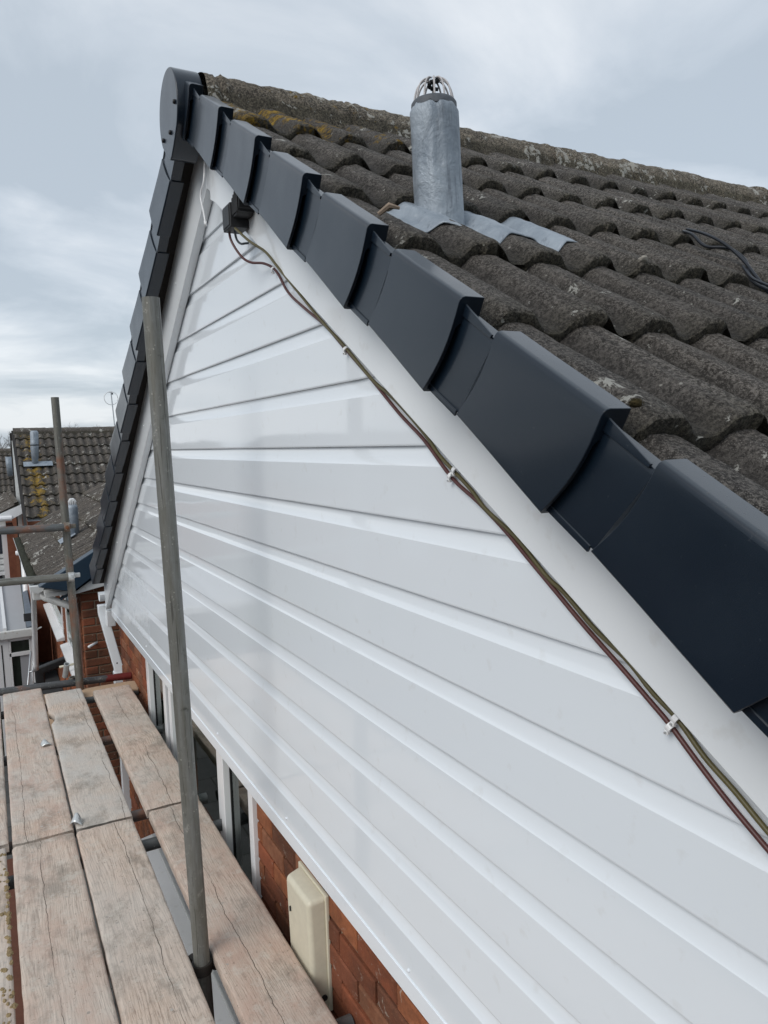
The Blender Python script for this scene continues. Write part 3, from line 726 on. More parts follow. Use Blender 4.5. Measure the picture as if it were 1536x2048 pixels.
# gutter end and eaves box at the far corner
MB().box(-0.03, 0.03, 5.80, 5.90, -1.335, -1.215).build('eaves_box_end', FASCIA, H, bevel=0.004)
gt = MB(); prof = [(5.88 + 0.055 - 0.055 * math.cos(PI * i / 10), -1.10 - 0.06 * math.sin(PI * i / 10)) for i in range(11)]
prof += [(p[0] * 1.0 + (5.935 - p[0]) * 0.08, p[1] + 0.004) for p in reversed(prof)]
gt.prism(prof, 0, -0.06, 5.0).build('gutter', FASCIA, H)

# square downpipe: swan neck from the gutter back to the wall, then straight down
dp = empty('downpipe', (0.03, 5.8, GZ), 'white square downpipe angled under the far end of the gable, against brown brick', 'downpipe')
def sq_pipe(pts, w_, name, mat, par):
    V, Fc = [], []
    for p in pts:
        for (a, b) in ((-1, -1), (1, -1), (1, 1), (-1, 1)): V.append(Vector(p) + Vector((a * w_ / 2, b * w_ / 2, 0)))
    for k in range(len(pts) - 1):
        for j in range(4): Fc.append((4 * k + j, 4 * k + (j + 1) % 4, 4 * k + 4 + (j + 1) % 4, 4 * k + 4 + j))
    Fc += [(0, 1, 2, 3), tuple(4 * (len(pts) - 1) + j for j in (3, 2, 1, 0))]
    return under(mesh_obj(name, V, Fc, mat, None, bevel=0.005), par)
sq_pipe([(-0.035, 6.00, -1.20), (-0.035, 5.99, -1.27), (0.028, 5.81, -1.66), (0.030, 5.80, -1.70)], 0.067, 'pipe', FASCIA, dp)
sq_pipe([(0.030, 5.80, -1.685), (0.030, 5.80, -1.80)], 0.080, 'collar', FASCIA, dp)
sq_pipe([(0.025, 5.985, -1.245), (-0.036, 5.995, -1.20)], 0.001, 'seam', FASCIA, dp)
sq_pipe([(0.030, 5.80, -1.79), (0.030, 5.80, GZ)], 0.067, 'pipe', FASCIA, dp)
under(MB().tube([(0.012, 5.735, -1.60), (0.010, 5.728, -1.605)], 0.005, 8).build('screw', BLACK, None), dp)

# ------------------------------------------------------------------ vent pipe on the roof
VP = empty('vent_pipe', (0.2, 1.45, 0.5), 'lead covered soil vent pipe with grey wire cage on the near roof slope', 'vent pipe')
cx, cyy = 0.199, 1.455
V, Fc = [], []; m = 40; nz = 22; zb, zt = 0.40, 0.735
for i in range(nz + 1):
    t = i / nz; z = zb + (zt - zb) * t; ox = -0.012 * t; rr = 0.0560 - 0.0015 * t
    if t > 0.95: rr -= 0.008 * ((t - 0.95) / 0.05) ** 2
    for j in range(m):
        a = 2 * PI * j / m
        q = noise.noise(Vector((math.cos(a) * 2, math.sin(a) * 2, z * 9))) * 0.0022 + noise.noise(Vector((math.cos(a) * 5, math.sin(a) * 5, z * 30))) * 0.0008
        seam = 0.004 * math.exp(-((a - 3.35) / 0.06) ** 2) - (0.0028 * math.exp(-((a - 4.25) / 0.055) ** 2) * 2.0 if z > 0.58 else 0)
        zz = z + (noise.noise(Vector((a * 4, 0, 5))) * 0.006 if i == nz else 0)
        V.append(Vector((cx + ox + math.cos(a) * (rr + q + seam), cyy + math.sin(a) * (rr + q + seam), zz)))
for i in range(nz):
    for j in range(m): a = i * m + j; b = i * m + (j + 1) % m; Fc.append((a, b, b + m, a + m))
# turned-in crinkled lip
b0 = len(V)
for j in range(m):
    a = 2 * PI * j / m; wob = 0.004 * math.sin(a * 9) ; V.append(Vector((cx - 0.012 + math.cos(a) * (0.041 + wob), cyy + math.sin(a) * (0.041 + wob), zt + 0.004 + 0.004 * math.sin(a * 7))))
for j in range(m): Fc.append((nz * m + j, nz * m + (j + 1) % m, b0 + (j + 1) % m, b0 + j))
c0 = len(V)
for j in range(m): a = 2 * PI * j / m; V.append(Vector((cx - 0.012 + math.cos(a) * 0.040, cyy + math.sin(a) * 0.040, zt - 0.09)))
for j in range(m): Fc.append((b0 + j, b0 + (j + 1) % m, c0 + (j + 1) % m, c0 + j))
Fc.append(tuple(c0 + j for j in range(m)))
under(mesh_obj('lead_sleeve', V, Fc, LEAD, None, smooth=True), VP)
V, Fc = [], []
for i in range(61):
    a = 2 * PI * i / 60; dz = 0.007 * abs(math.sin(a * 5.5)) + 0.003 * noise.noise(Vector((a * 3, 1, 1)))
    for (rr, zz) in ((0.0435, 0.004), (0.0475, 0.0075), (0.0505, 0.003), (0.0508, -0.004 - dz)): V.append(Vector((cx - 0.012 + math.cos(a) * rr, cyy + math.sin(a) * rr, zt + zz)))
for i in range(60):
    for j in range(3): q = i * 4 + j; Fc.append((q, q + 1, q + 5, q + 4))
under(mesh_obj('turned_lip', V, Fc, m_plain('dark oxidised lead', (0.085, 0.095, 0.11), 0.6, 0.4, 0.6, 60), None, smooth=True), VP)
cg = MB()
for k in range(12):
    a = 2 * PI * k / 12; p = []
    for (r_, z) in ((0.044, -0.05), (0.044, 0.0), (0.041, 0.024), (0.034, 0.042), (0.023, 0.053), (0.010, 0.057)): p.append((cx - 0.012 + math.cos(a) * r_, cyy + math.sin(a) * r_, zt + z))
    cg.tube(smooth_path(p, 3), 0.0021, 6)
kn = MB()
for k in range(9):
    a = k * 0.7; kn.tube([(cx - 0.012 + math.cos(a) * 0.012, cyy + math.sin(a) * 0.012, zt + 0.038 + 0.002 * k), (cx - 0.012 - math.sin(a) * 0.011, cyy + math.cos(a) * 0.011, zt + 0.041 + 0.0018 * k)], 0.004, 6)
under(kn.build('wire_knot', BLACK, None, smooth=True), VP)
under(cg.build('wire_cage', CAGE, None, smooth=True), VP)
# flashing: sheet dressed over the rolls
V, Fc = [], []; nx, ns = 64, 22
for i in range(nx + 1):
    x = 0.082 + 0.372 * i / nx
    for j in range(ns + 1):
        wavy = 0.012 * math.sin(x * 37 + 1) + noise.noise(Vector((x * 8, 0, 4))) * 0.014
        s0_, s1_ = 1.135 , 1.372 + wavy - 0.050 * (1 - i / nx) ** 3
        s = s0_ + (s1_ - s0_) * j / ns
        n = max(surf_n(x, s) * 0.7 + (PAN - 0.004) * 0.3 + 0.006, surf_n(x, s) + 0.006) + noise.noise(Vector((x * 45, s * 45, 2))) * 0.0022 + 0.001 + noise.noise(Vector((x * 17, s * 17, 2))) * 0.003
        V.append(near(x, s, n))
for i in range(nx):
    for j in range(ns): a = i * (ns + 1) + j; Fc.append((a, a + ns + 1, a + ns + 2, a + 1))
o = under(mesh_obj('lead_flashing', V, Fc, LEAD, None, smooth=True), VP)
so_ = o.modifiers.new('thick', 'SOLIDIFY'); so_.thickness = 0.0028; so_.offset = 1

# slack black cable on the roof slope
def on_roof(x, s, lift=0.0): return near(x, s, surf_n(x, s) + 0.004 + lift)
cb = MB()
P1 = [(1.055, 1.10, 0.00), (1.02, 1.165, 0.03), (1.00, 1.24, 0.035), (1.015, 1.30, 0.03), (1.01, 1.37, 0.02), (0.97, 1.44, 0.012), (0.93, 1.52, 0.012), (0.89, 1.60, 0.012), (0.86, 1.67, 0.012), (0.84, 1.75, 0.012), (0.83, 1.90, 0.02), (0.80, 2.1, 0.014)]
cb.tube(smooth_path([on_roof(*p) for p in P1], 5), 0.0042, 8)
cb.tube(smooth_path([on_roof(x + 0.016 * math.sin(i * 1.3) + 0.006, s + 0.004, l + 0.008) for i, (x, s, l) in enumerate(P1)], 5), 0.0042, 8)
cb.tube(smooth_path([on_roof(x - 0.014, s + 0.01, l + 0.004) for i, (x, s, l) in enumerate(P1[4:])], 5), 0.0036, 8)
tag(cb.build('roof_cable', NAVYC, None, smooth=True), 'slack black cables trailing down the roof tiles at the right edge', 'cable')

# moss clumps, pebbles and a twig lying on the tiles
def clump(name, x, s, r_, mat, label, cat, group=None, flat=0.5, lift=0.0, n_=60):
    rj = random.Random(int(x * 1000) + 17); bm = bmesh.new()
    bmesh.ops.create_icosphere(bm, subdivisions=3, radius=1)
    for v in bm.verts:
        q = 1 + 0.35 * noise.noise(v.co * 2.2 + Vector((x * 10, s, 0))) + 0.2 * noise.noise(v.co * 6 + Vector((x * 9, 1, 0)))
        v.co = Vector((v.co.x * r_ * q, v.co.y * r_ * q, v.co.z * r_ * q * flat))
    if mat is MOSS:
        for i in range(n_ * 6):
            a = rj.random() * 2 * PI; rr = rj.random() ** 0.6 * r_ * 1.25; p = Vector((math.cos(a) * rr, math.sin(a) * rr, r_ * flat * (1 - (rr / r_ / 1.3) ** 2)))
            d = Vector((rj.uniform(-1, 1), rj.uniform(-1, 1), rj.uniform(0.5, 1.6))).normalized() * r_ * 0.28; w_ = Vector((rj.uniform(-1, 1), rj.uniform(-1, 1), 0)).normalized() * r_ * 0.06
            bm.faces.new([bm.verts.new(p - w_), bm.verts.new(p + w_), bm.verts.new(p + d)])
    me = bpy.data.meshes.new(name); bm.to_mesh(me); bm.free(); me.materials.append(mat)
    o = bpy.data.objects.new(name, me); COL.objects.link(o); o.location = near(x, s, surf_n(x, s) + 0.003 + lift); o.rotation_euler = (TH, 0, rj.random() * 3)
    for p in me.polygons: p.use_smooth = True
    tag(o, label, cat, group); return o
clump('moss_clump', -0.052, 2.20, 0.018, MOSS, 'round brown moss clump beside the lowest complete verge cap on the roof', 'moss', 'moss clumps on the roof tiles', lift=-0.004)
clump('moss_clump', -0.035, 2.095, 0.008, MOSS, 'tiny brown moss tuft just above the round moss clump', 'moss', 'moss clumps on the roof tiles')
clump('moss_clump', -0.050, 0.49, 0.022, MOSS, 'rusty brown moss clump near the top of the roof by the third verge cap', 'moss', 'moss clumps on the roof tiles', lift=-0.004)
clump('pebble', -0.055, 1.335, 0.009, STONE, 'pale lichened lump on the tiles near the verge beside a split twig', 'pebble')
clump('pebble', 0.68, 1.05, 0.011, STONE, 'pale grey pebble lying on the roof right of the vent pipe', 'pebble')
clump('pebble', 0.57, 1.45, 0.010, STONE, 'flat grey pebble on a roll below the slack cable', 'pebble')
tw = MB().tube([on_roof(-0.045, 1.345, 0.018), on_roof(-0.030, 1.352, 0.024), on_roof(-0.012, 1.362, 0.022)], [0.0045, 0.006, 0.003], 6).build('twig', TWIG, None)
tag(tw, 'short split tan twig lying on the tiles near the verge caps', 'twig')

# ------------------------------------------------------------------ wiring on the bargeboard
JB = empty('junction_box', (-0.06, 2.14, 0.65), 'small black box screwed to the white bargeboard near the gable top', 'electrical box')
under(MB().box(-0.088, -0.034, 2.104, 2.176, 0.616, 0.684).build('box_body', BLACK, None, bevel=0.003), JB)
under(MB().box(-0.0905, -0.0875, 2.110, 2.170, 0.622, 0.678).build('box_lid', BLACK, None, bevel=0.002), JB)
fin = MB().prism([(2.10, 0.686), (2.058, 0.712), (2.040, 0.690), (2.046, 0.655), (2.070, 0.640), (2.10, 0.640)], 0, -0.080, -0.033)
for i in range(5): fin.prism([(2.10 - i * 0.011, 0.69 + i * 0.006), (2.095 - i * 0.011, 0.693 + i * 0.006), (2.095 - i * 0.011, 0.645), (2.10 - i * 0.011, 0.645)], 0, -0.084, -0.034)
under(fin.build('cable_entry', BLACK, None, bevel=0.0015), JB)
def sc3(k, x, lst): return [(x, y * k, z * k) for (y, z) in lst]
kx = lambda x: (0.7492 + x) / (0.7492 - 0.022)
BR = [(2.33, .69), (2.32, .64), (2.23, .57), (2.14, .53), (2.02, .5), (1.93, .46), (1.85, .39), (1.74, .33), (1.62, .27), (1.51, .2), (1.4, .13), (1.28, .05), (1.19, -.003), (1.10, -.07), (1.02, -.11), (.95, -.15), (.89, -.19), (.83, -.23), (.77, -.27), (.70, -.313), (.65, -.345), (.62, -.365), (.58, -.397), (.54, -.427), (.49, -.46)]
OL = [(2.27, .66), (2.14, .59), (2.01, .53), (1.92, .47), (1.77, .37), (1.65, .29), (1.52, .21), (1.39, .125), (1.30, .08), (1.19, .01), (1.14, -.03), (1.09, -.06), (1.04, -.09), (1.0, -.12), (.92, -.16), (.85, -.21), (.81, -.23), (.75, -.27), (.69, -.3), (.65, -.33), (.61, -.353), (.57, -.387), (.53, -.412), (.49, -.44)]
def cab(lst, xs, r_, name, mat, label):
    P = []
    for i, (y, z) in enumerate(lst):
        x = xs[i] if i < len(xs) else xs[-1]; P.append((x, y * kx(x), z * kx(x)))
    for d_ in (0.06, 0.12, 0.2, 0.35): P.append((P[-1][0], P[-1][1] - d_ * 0.848, P[-1][2] - d_ * 0.53))
    return tag(MB().tube(smooth_path(P, 6), r_, 10).build(name, mat, None, smooth=True), label, 'cable')
cab(BR, [-.075, -.07, -.055, -.040, -.022, -.010, -.0065], 0.0036, 'power_cable', BROWNC, 'dark red-brown cable running down the cladding from the black box')
cab(OL, [-.078, -.065, -.045, -.036, -.018, -.012, -.0085], 0.0036, 'power_cable', OLIVEC, 'olive green cable running beside the brown one below the bargeboard')
P = [(-0.07, 2.13, 0.63), (-0.055, 2.16, 0.60), (-0.03, 2.20, 0.597), (-0.01, 2.215, 0.603), (0.004, 2.21, 0.605)]
tag(MB().tube(smooth_path(P, 6), 0.0034, 8).build('power_cable', GREYC, None, smooth=True), 'short slate grey cable curling from the black box into the cladding', 'cable')
def clip(y, z, x, label):
    e = empty('cable_clip', (x, y * kx(x), z * kx(x)), label, 'cable clip', 'white cable clips along the bargeboard')
    pts = []
    d = Vector((0, -0.848, -0.53)); nrm = Vector((0, -0.53, 0.848))
    for i in range(9):
        a = PI * i / 8; pts.append(nrm * (math.cos(a) * 0.0055) + Vector((-math.sin(a) * 0.0062, 0, 0)))
    V, Fc = [], []
    for p in pts:
        for (q, w2) in ((1.0, -1), (1.0, 1), (1.45, 1), (1.45, -1)): V.append(p * q + d * w2 * 0.0038)
    for i in range(8):
        for j in range(4): a = 4 * i + j; b = 4 * i + (j + 1) % 4; Fc.append((a, b, b + 4, a + 4))
    Fc += [(0, 1, 2, 3), (35, 34, 33, 32)]
    c = mesh_obj('clip_saddle', V, Fc, UPVC, e, smooth=False)
    b = MB().box(-0.006, 0.001, -0.003, 0.003, -0.003, 0.003, Matrix.Translation(-nrm * 0.009)).build('nail_block', UPVC, e, bevel=0.0008)
    MB().tube([-nrm * 0.009 + Vector((-0.0055, 0, 0)), -nrm * 0.009 + Vector((-0.0085, 0, 0))], 0.0016, 8).build('nail_head', COUPZ, e)
clip(1.945, .468, -.010, 'white cable clip just below the black box, topmost of the row')
clip(1.51, .202, -.0065, 'white cable clip second from the top below the bargeboard')
clip(1.098, -.068, -.0065, 'white clip on the brown cable halfway down the bargeboard')
clip(1.085, -.057, -.0085, 'white clip on the olive cable halfway down the bargeboard')
clip(.618, -.366, -.0065, 'white clip on the brown cable, lowest one at the right')
clip(.609, -.352, -.0085, 'white clip on the olive cable, lowest one at the right')
tie = MB().tube(smooth_path([(-0.045, 2.485, 0.93), (-0.055, 2.47, 0.86), (-0.06, 2.50, 0.82), (-0.06, 2.475, 0.76), (-0.06, 2.46, 0.725)], 5), 0.003, 8)
tie.tube([(-0.06, 2.461, 0.727), (-0.06, 2.455, 0.712)], [0.0055, 0.004], 8)
tag(tie.build('white_lead', UPVC, None, smooth=True), 'thin white loose cable hanging at the top of the gable under the round cap', 'cable')

# ------------------------------------------------------------------ alarm box on the brick wall
AB = empty('alarm_box', (0.045, 1.99, -1.68), 'tall cream alarm bell box with sloping top on the brick wall under the cladding', 'alarm box')
V = [(0.044, 1.905, -1.335), (0.044, 2.10, -1.315), (-0.022, 1.925, -1.385), (-0.022, 2.075, -1.375), (0.044, 1.905, -1.682), (0.044, 2.10, -1.682), (-0.012, 1.92, -1.682), (-0.012, 2.08, -1.682), (0.044, 2.0, -1.27), (0.02, 2.0, -1.285)]
def al(v): return v
ax0, ax1, ay0, ay1 = 0.043, -0.019, 1.905, 2.105
V = [(ax0, ay0, -1.685), (ax0, ay1, -1.685), (ax1 + .006, ay1 - .012, -1.685), (ax1 + .006, ay0 + .006, -1.685),
     (ax0, ay0, -1.328), (ax0, ay1, -1.328), (ax1, ay1 - .012, -1.340), (ax1, ay0 + .006, -1.336)]
V = [Vector(v) for v in V]
Fc = [(0, 3, 2, 1), (0, 4, 7, 3), (3, 7, 6, 2), (2, 6, 5, 1), (0, 1, 5, 4), (4, 5, 6, 7)]
o = under(mesh_obj('box_cover', V, Fc, CREAM, None, bevel=0.015, seg=5), AB)
under(MB().box(0.034, 0.046, ay0 - 0.004, ay1 + 0.012, -1.688, -1.325).build('back_plate', CREAM, None, bevel=0.003), AB)
under(MB().box(-0.004, 0.040, ay0 + 0.012, ay1 - 0.02, -1.722, -1.684).build('strobe_lens', CREAMD, None, bevel=0.008, seg=3), AB)
under(MB().tube([(0.021, ay0 + 0.006, -1.640), (0.021, ay0 - 0.003, -1.640)], 0.0085, 14).build('lock_hole', BLACK, None), AB)
under(MB().box(-0.022, -0.012, 2.055, 2.060, -1.44, -1.425).build('slot', BLACK, None), AB)

# ------------------------------------------------------------------ scaffold boards
ZB = -1.55
def board(x0, x1, y0, y1, zt, col, label, skew=0.0, name='scaffold_board', notch=None, tilt=0.0, mat=WOOD, th=0.038, group='scaffold boards underfoot', rough=1.0, chip=0.5):
    w_ = x1 - x0; ln = y1 - y0; V, Fc = [], []
    xs = [0.0, 0.002, 0.006, 0.014] + [0.014 + (w_ - 0.028) * i / 10 for i in range(1, 10)] + [w_ - 0.014, w_ - 0.006, w_ - 0.002, w_]
    zs = [-0.009, -0.003, -0.0006, 0.0] + [0.0] * 9 + [0.0, -0.0006, -0.003, -0.009]
    m = len(xs); ny = max(8, int(ln / 0.035)); sd_ = x0 * 13 + y0 * 7
    ring = m + 2
    for i in range(ny + 1):
        t = i / ny
        for j in range(ring):
            if j < m: x, z = xs[j], zs[j]
            elif j == m: x, z = w_ - 0.001, -th
            else: x, z = 0.001, -th
            y = ln * t
            if i in (0, ny):
                y += (1 if i == 0 else -1) * (abs(noise.noise(Vector((x * 25 + sd_, i, 0)))) * 0.012 + (0.018 * chip if j in (0, 1, m - 1, m - 2) else 0.006 * chip if j in (2, m - 3) else 0.0))
                z -= 0.003 if j < m else 0
            e = noise.noise(Vector((y * 7 + sd_, 0 if x < w_ / 2 else 9, 1))) * 0.003 + noise.noise(Vector((y * 31 + sd_, 0 if x < w_ / 2 else 9, 1))) * 0.0018
            if j <= 2 or j >= ring - 1: x += abs(e) * rough
            elif m - 3 <= j <= m: x -= abs(e) * rough
            if j < m: z += (noise.noise(Vector((x * 20 + sd_, y * 4, 3))) * 0.0018 + noise.noise(Vector((x * 60, y * 13, sd_))) * 0.0008) * rough
            if notch and x < w_ * 0.4:
                d = abs(y - notch[0]) / notch[1]
                if d < 1: x += notch[2] * math.sqrt(1 - d * d) * (1 - x / (w_ * 0.4))
            V.append(Vector((x - w_ / 2 + skew * (t - 0.5), y - ln / 2, z)))
    for i in range(ny):
        for j in range(ring):
            a = i * ring + j; b = i * ring + (j + 1) % ring; Fc.append((a, b, b + ring, a + ring))
    Fc.append(tuple(range(ring))); Fc.append(tuple(ny * ring + j for j in reversed(range(ring))))
    o = mesh_obj(name, V, Fc, mat, None, smooth=True); o.data.set_sharp_from_angle(angle=R(50))
    o.location = ((x0 + x1) / 2, (y0 + y1) / 2, zt); o.rotation_euler = (0, tilt, 0); o.color = (*col, 1)
    tag(o, label, 'scaffold board', group); return o
board(-1.005, -0.777, 3.20, 5.32, ZB, (0.3, 0.6, 0.4), 'far scaffold board at the left edge of the photo, mostly out of frame')
board(-0.762, -0.535, 3.172, 5.27, ZB + .001, (0.2, 0.75, 1.0), 'far scaffold board with pinkish stains, second from the left', skew=0.006)
board(-0.528, -0.306, 3.164, 5.10, ZB + .002, (0.9, 1.0, 0.15), 'pale cement-grey far scaffold board with a round bite in its edge', notch=(1.45, 0.09, 0.028), skew=0.004)
board(-0.250, -0.022, 3.172, 4.98, ZB + .006, (0.50, 0.45, 0.6), 'far scaffold board nearest the brick wall, split lengthways', tilt=-0.01)
board(-1.010, -0.787, -0.75, 3.175, ZB, (0.6, 0.8, 0.2), 'near scaffold board at the left edge with dried mortar crust')
board(-0.768, -0.540, -0.80, 3.155, ZB + .002, (0.42, 0.35, 0.75), 'near grey-brown scaffold board with nail marks, second from the left')
board(-0.534, -0.311, -0.70, 3.150, ZB + .001, (0.7, 0.5, 0.2), 'near scaffold board with strong wavy grain left of the tall pole')
board(-0.246, -0.026, -0.75, 3.160, ZB + .004, (0.42, 0.3, 0.95), 'near reddish scaffold board between the tall pole and the brick wall', tilt=0.004)
# cross board at the far end, set lower
board(-0.02, 0.18, -0.19, 0.17, 0, (0.1, 0.15, 0.35), 'short pale timber laid crossways at the far end of the platform', name='cross_board', mat=CUTB, group=None, rough=0.5, chip=0.2)
cbd = bpy.data.objects['cross_board']; cbd['category'] = 'timber'; cbd.location = (-0.135, 5.105, -1.590); cbd.rotation_euler = (0, 0, R(88))
# mortar crust
bm = MB(); rj = random.Random(5); crust = []
for i in range(130):
    y = rj.uniform(2.0, 3.12); w_ = 0.020 + 0.03 * max(0, noise.noise(Vector((y * 6, 0, 0))) + 0.35); x = -0.790 - rj.random() ** 1.6 * w_
    if noise.noise(Vector((y * 14, x * 60, 2))) < -0.12: continue
    r_ = rj.uniform(0.004, 0.011); n_ = 6
    for ring_ in (0, 1):
        for k in range(n_):
            a = 2 * PI * k / n_; q = r_ * (1 - 0.45 * ring_) * rj.uniform(0.75, 1.25)
            bm.v.append(Vector((x + math.cos(a) * q, y + math.sin(a) * q * 1.3, ZB - 0.002 + ring_ * rj.uniform(0.003, 0.007))))
    b = len(bm.v) - 2 * n_
    for k in range(n_): bm.f.append((b + k, b + (k + 1) % n_, b + n_ + (k + 1) % n_, b + n_ + k))
    bm.f.append(tuple(b + n_ + k for k in range(n_)))
cr_ = bm.build('mortar_crust', m_plain("dried ochre mortar", (0.27, 0.20, 0.105), 0.95, 0.9, 0.7, 120), None)
tag(cr_, 'crumbly ochre mortar droppings along the edge of the near left board', 'mortar', kind='stuff')
# bent board-end clips
def hoop(x, y, rz, k, label):
    V, Fc = [], []; nu, nv = 10, 4
    for i in range(nu + 1):
        t = i / nu
        for j in range(nv + 1):
            u = j / nv; ww = 0.030 * (1 - 0.35 * abs(t - 0.5))
            V.append(Vector((-0.026 + 0.052 * t, (u - 0.5) * ww * 1.3 - 0.008 * t, 0.004 + 0.022 * k * math.sin(PI * min(t * 1.15, 1)) * (0.45 + 0.8 * u) - 0.006 * (t > 0.9))))
    for i in range(nu):
        for j in range(nv): a = i * (nv + 1) + j; Fc.append((a, a + nv + 1, a + nv + 2, a + 1))
    o = mesh_obj('board_clip', V, Fc, COUPZ, None, smooth=True); o.modifiers.new('t', 'SOLIDIFY').thickness = 0.0015
    o.location = (x, y, ZB + 0.004); o.rotation_euler = (0, 0, rz)
    tag(o, label, 'metal clip', 'bent metal clips on the boards')
hoop(-0.575, 4.18, R(15), 0.9, 'farther bent silver metal strip lying between two scaffold boards')
hoop(-0.522, 3.215, R(-20), 1.2, 'nearer bent silver metal strip at the corner where four boards meet')

# ------------------------------------------------------------------ scaffold tubes
def pole(p0, p1, mat, label, cat='scaffold tube', name='scaffold_pole', group=None, r_=0.0242):
    p0, p1 = Vector(p0), Vector(p1); ln = (p1 - p0).length
    n_ = max(2, int(ln / 0.15)); o = MB().tube([(0, 0, ln * i / n_) for i in range(n_ + 1)], r_, 28, r_in=r_ - 0.004).build(name, mat, None, smooth=True)
    o.data.set_sharp_from_angle(angle=R(40))
    o.location = p0; o.rotation_mode = 'QUATERNION'; o.rotation_quaternion = (p1 - p0).to_track_quat('Z', 'Y')
    return tag(o, label, cat, group)
pole((-0.237, 2.15, GZ), (-0.312, 2.15, 0.412), GALV, 'tall greenish grey scaffold pole standing close up in front of the white gable', 'scaffold pole')
pole((-0.275, 5.20, GZ), (-0.327, 5.20, 0.336), GALV_R, 'farther scaffold pole with rusty red streaks at the end of the platform', 'scaffold pole')
pole((-0.300, 5.15, -0.497), (-2.4, 5.18, -0.455), GALV_D, 'upper horizontal guard rail clamped to the farther pole', name='guard_rail', group='guard rails')
pole((-0.300, 5.15, -0.822), (-2.4, 5.18, -0.775), GALV, 'lower horizontal guard rail clamped to the farther pole', name='guard_rail', group='guard rails')
pole((-1.6, 5.265, -1.50), (0.035, 5.265, -1.575), GALV_RED, 'horizontal tube with red painted end behind the far board ends', name='ledger_tube')
for (y, lb) in ((5.02, 'dark cross tube under the far ends of the boards'), (4.25, 'cross tube under the middle of the far boards'), (3.285, 'cross tube just beyond the joint between near and far boards'), (3.01, 'cross tube just before the joint between near and far boards'), (1.752, 'cross tube poking out beside the brick wall below the alarm box')):
    pole((-1.5, y, -1.614), (0.036, y, -1.616), GALV_D, lb, name='cross_tube', group='cross tubes under the boards')
pole((-0.385, 5.245, -1.50), (-0.372, 5.20, -1.405), COUPZ, 'short bright stub of tube standing in the coupler at the platform end', name='tube_stub', r_=0.018)

def coupler(loc, rz, label, mat=COUP, boltmat=RUST, dirty=False):
    e = empty('scaffold_coupler', loc, label, 'coupler', 'couplers clamping the tubes'); e.rotation_euler = (0, 0, rz)
    def band(axis, c, r_, wd, nm):
        V, Fc = [], []; n_ = 24
        for (rr, hh) in ((r_, -wd), (r_ + 0.006, -wd), (r_ + 0.006, wd), (r_, wd)):
            for k in range(n_):
                a = 2 * PI * k / n_
                V.append(Vector(c) + (Vector((math.cos(a) * rr, math.sin(a) * rr, hh)) if axis == 'z' else Vector((hh, math.cos(a) * rr, math.sin(a) * rr))))
        for q in range(4):
            for k in range(n_): Fc.append((q * n_ + k, q * n_ + (k + 1) % n_, ((q + 1) % 4) * n_ + (k + 1) % n_, ((q + 1) % 4) * n_ + k))
        return mesh_obj(nm, V, Fc, mat, e, smooth=True, auto=R(40))
    band('z', (0, 0, 0), 0.0246, 0.016, 'pole_band'); band('x', (0, -0.050, 0.0), 0.0246, 0.017, 'rail_band')
    MB().box(0.022, 0.060, -0.012, 0.010, -0.014, 0.014).build('flap', mat, e, bevel=0.003)
    MB().box(-0.018, 0.018, -0.030, -0.020, -0.018, 0.018).build('saddle', mat, e, bevel=0.003)
    MB().tube([(0, -0.078, 0.0), (0, -0.088, 0)], 0.017, 16).build('washer', mat, e, bevel=0.002)
    MB().tube([(0, -0.084, 0.0), (0, -0.100, 0)], 0.011, 6).build('nut', boltmat, e, bevel=0.001)
    MB().tube([(0, -0.09, 0.0), (0, -0.110, 0)], 0.006, 10).build('bolt', boltmat, e)
    return e
coupler((-0.317, 5.20, -0.497), 0, 'coupler with rusty bolt joining the upper guard rail to the farther pole')
coupler((-0.313, 5.20, -0.822), 0, 'bright zinc coupler joining the lower guard rail to the farther pole', COUPZ, COUPZ)
c_ = coupler((-0.330, 5.305, -1.545), R(20), 'mortar-caked coupler on the red ended tube at the far end of the platform')
c_ = coupler((-0.2785, 2.15, -1.585), R(115), 'dirty dark coupler at the foot of the tall pole between the boards', m_plain("oily black steel", (0.035, 0.03, 0.026), 0.6, 0.6, 0.6, 60), BLACK)

# odds and ends seen through the gap on the left, on the paving far below
tag(MB().box(-0.93, -0.72, 4.5, 7.6, GZ + 0.004, GZ + 0.06).build('brown_plank', ROUGHW, None, bevel=0.004), 'brown stained plank lying on the paving, seen through the left gap', 'plank')
tag(MB().tube([(-0.9, 4.35, GZ + 0.05), (-0.70, 4.35, GZ + 0.05)], 0.045, 16, r_in=0.04).build('pipe_offcut', UPVC, None, smooth=True), 'short white plastic pipe lying on the paving seen through the left gap', 'pipe')

# ------------------------------------------------------------------ neighbouring wing with tiled slope facing left
NB = empty('neighbour_house', (0, 7, GZ), 'brown brick neighbour with low tiled slope, navy verge board and white eaves', 'house')
PAL2 = [(0.17, 0.065, 0.037), (0.20, 0.07, 0.037), (0.13, 0.06, 0.037), (0.235, 0.075, 0.04), (0.15, 0.075, 0.047), (0.19, 0.085, 0.05)]
BY0, BY1, BX = 7.0, 11.5, -0.09
LM = m_plain("pale lime mortar", (0.30, 0.24, 0.17), 0.95, 0.4, 0.3, 60)
def u(o): return under(o, NB)
o = brick_wall('brick_wall', None, 'y', BY0, BX + 0.005, 4.0, GZ, -0.98, 0.2, -1, pal=PAL2, seed=21, mat2=LM, jit=0.5); u(o)
o = brick_wall('brick_wall', None, 'x', BX, BY0 + 0.01, BY1, GZ, -1.15, 0.2, -1, pal=[(0.30, 0.10, 0.045), (0.27, 0.088, 0.04), (0.33, 0.115, 0.055)], seed=22, mat2=MORT, jit=0.5); u(o)
SB = R(30)
EX, EZ = -0.395, -1.175                       # eaves line
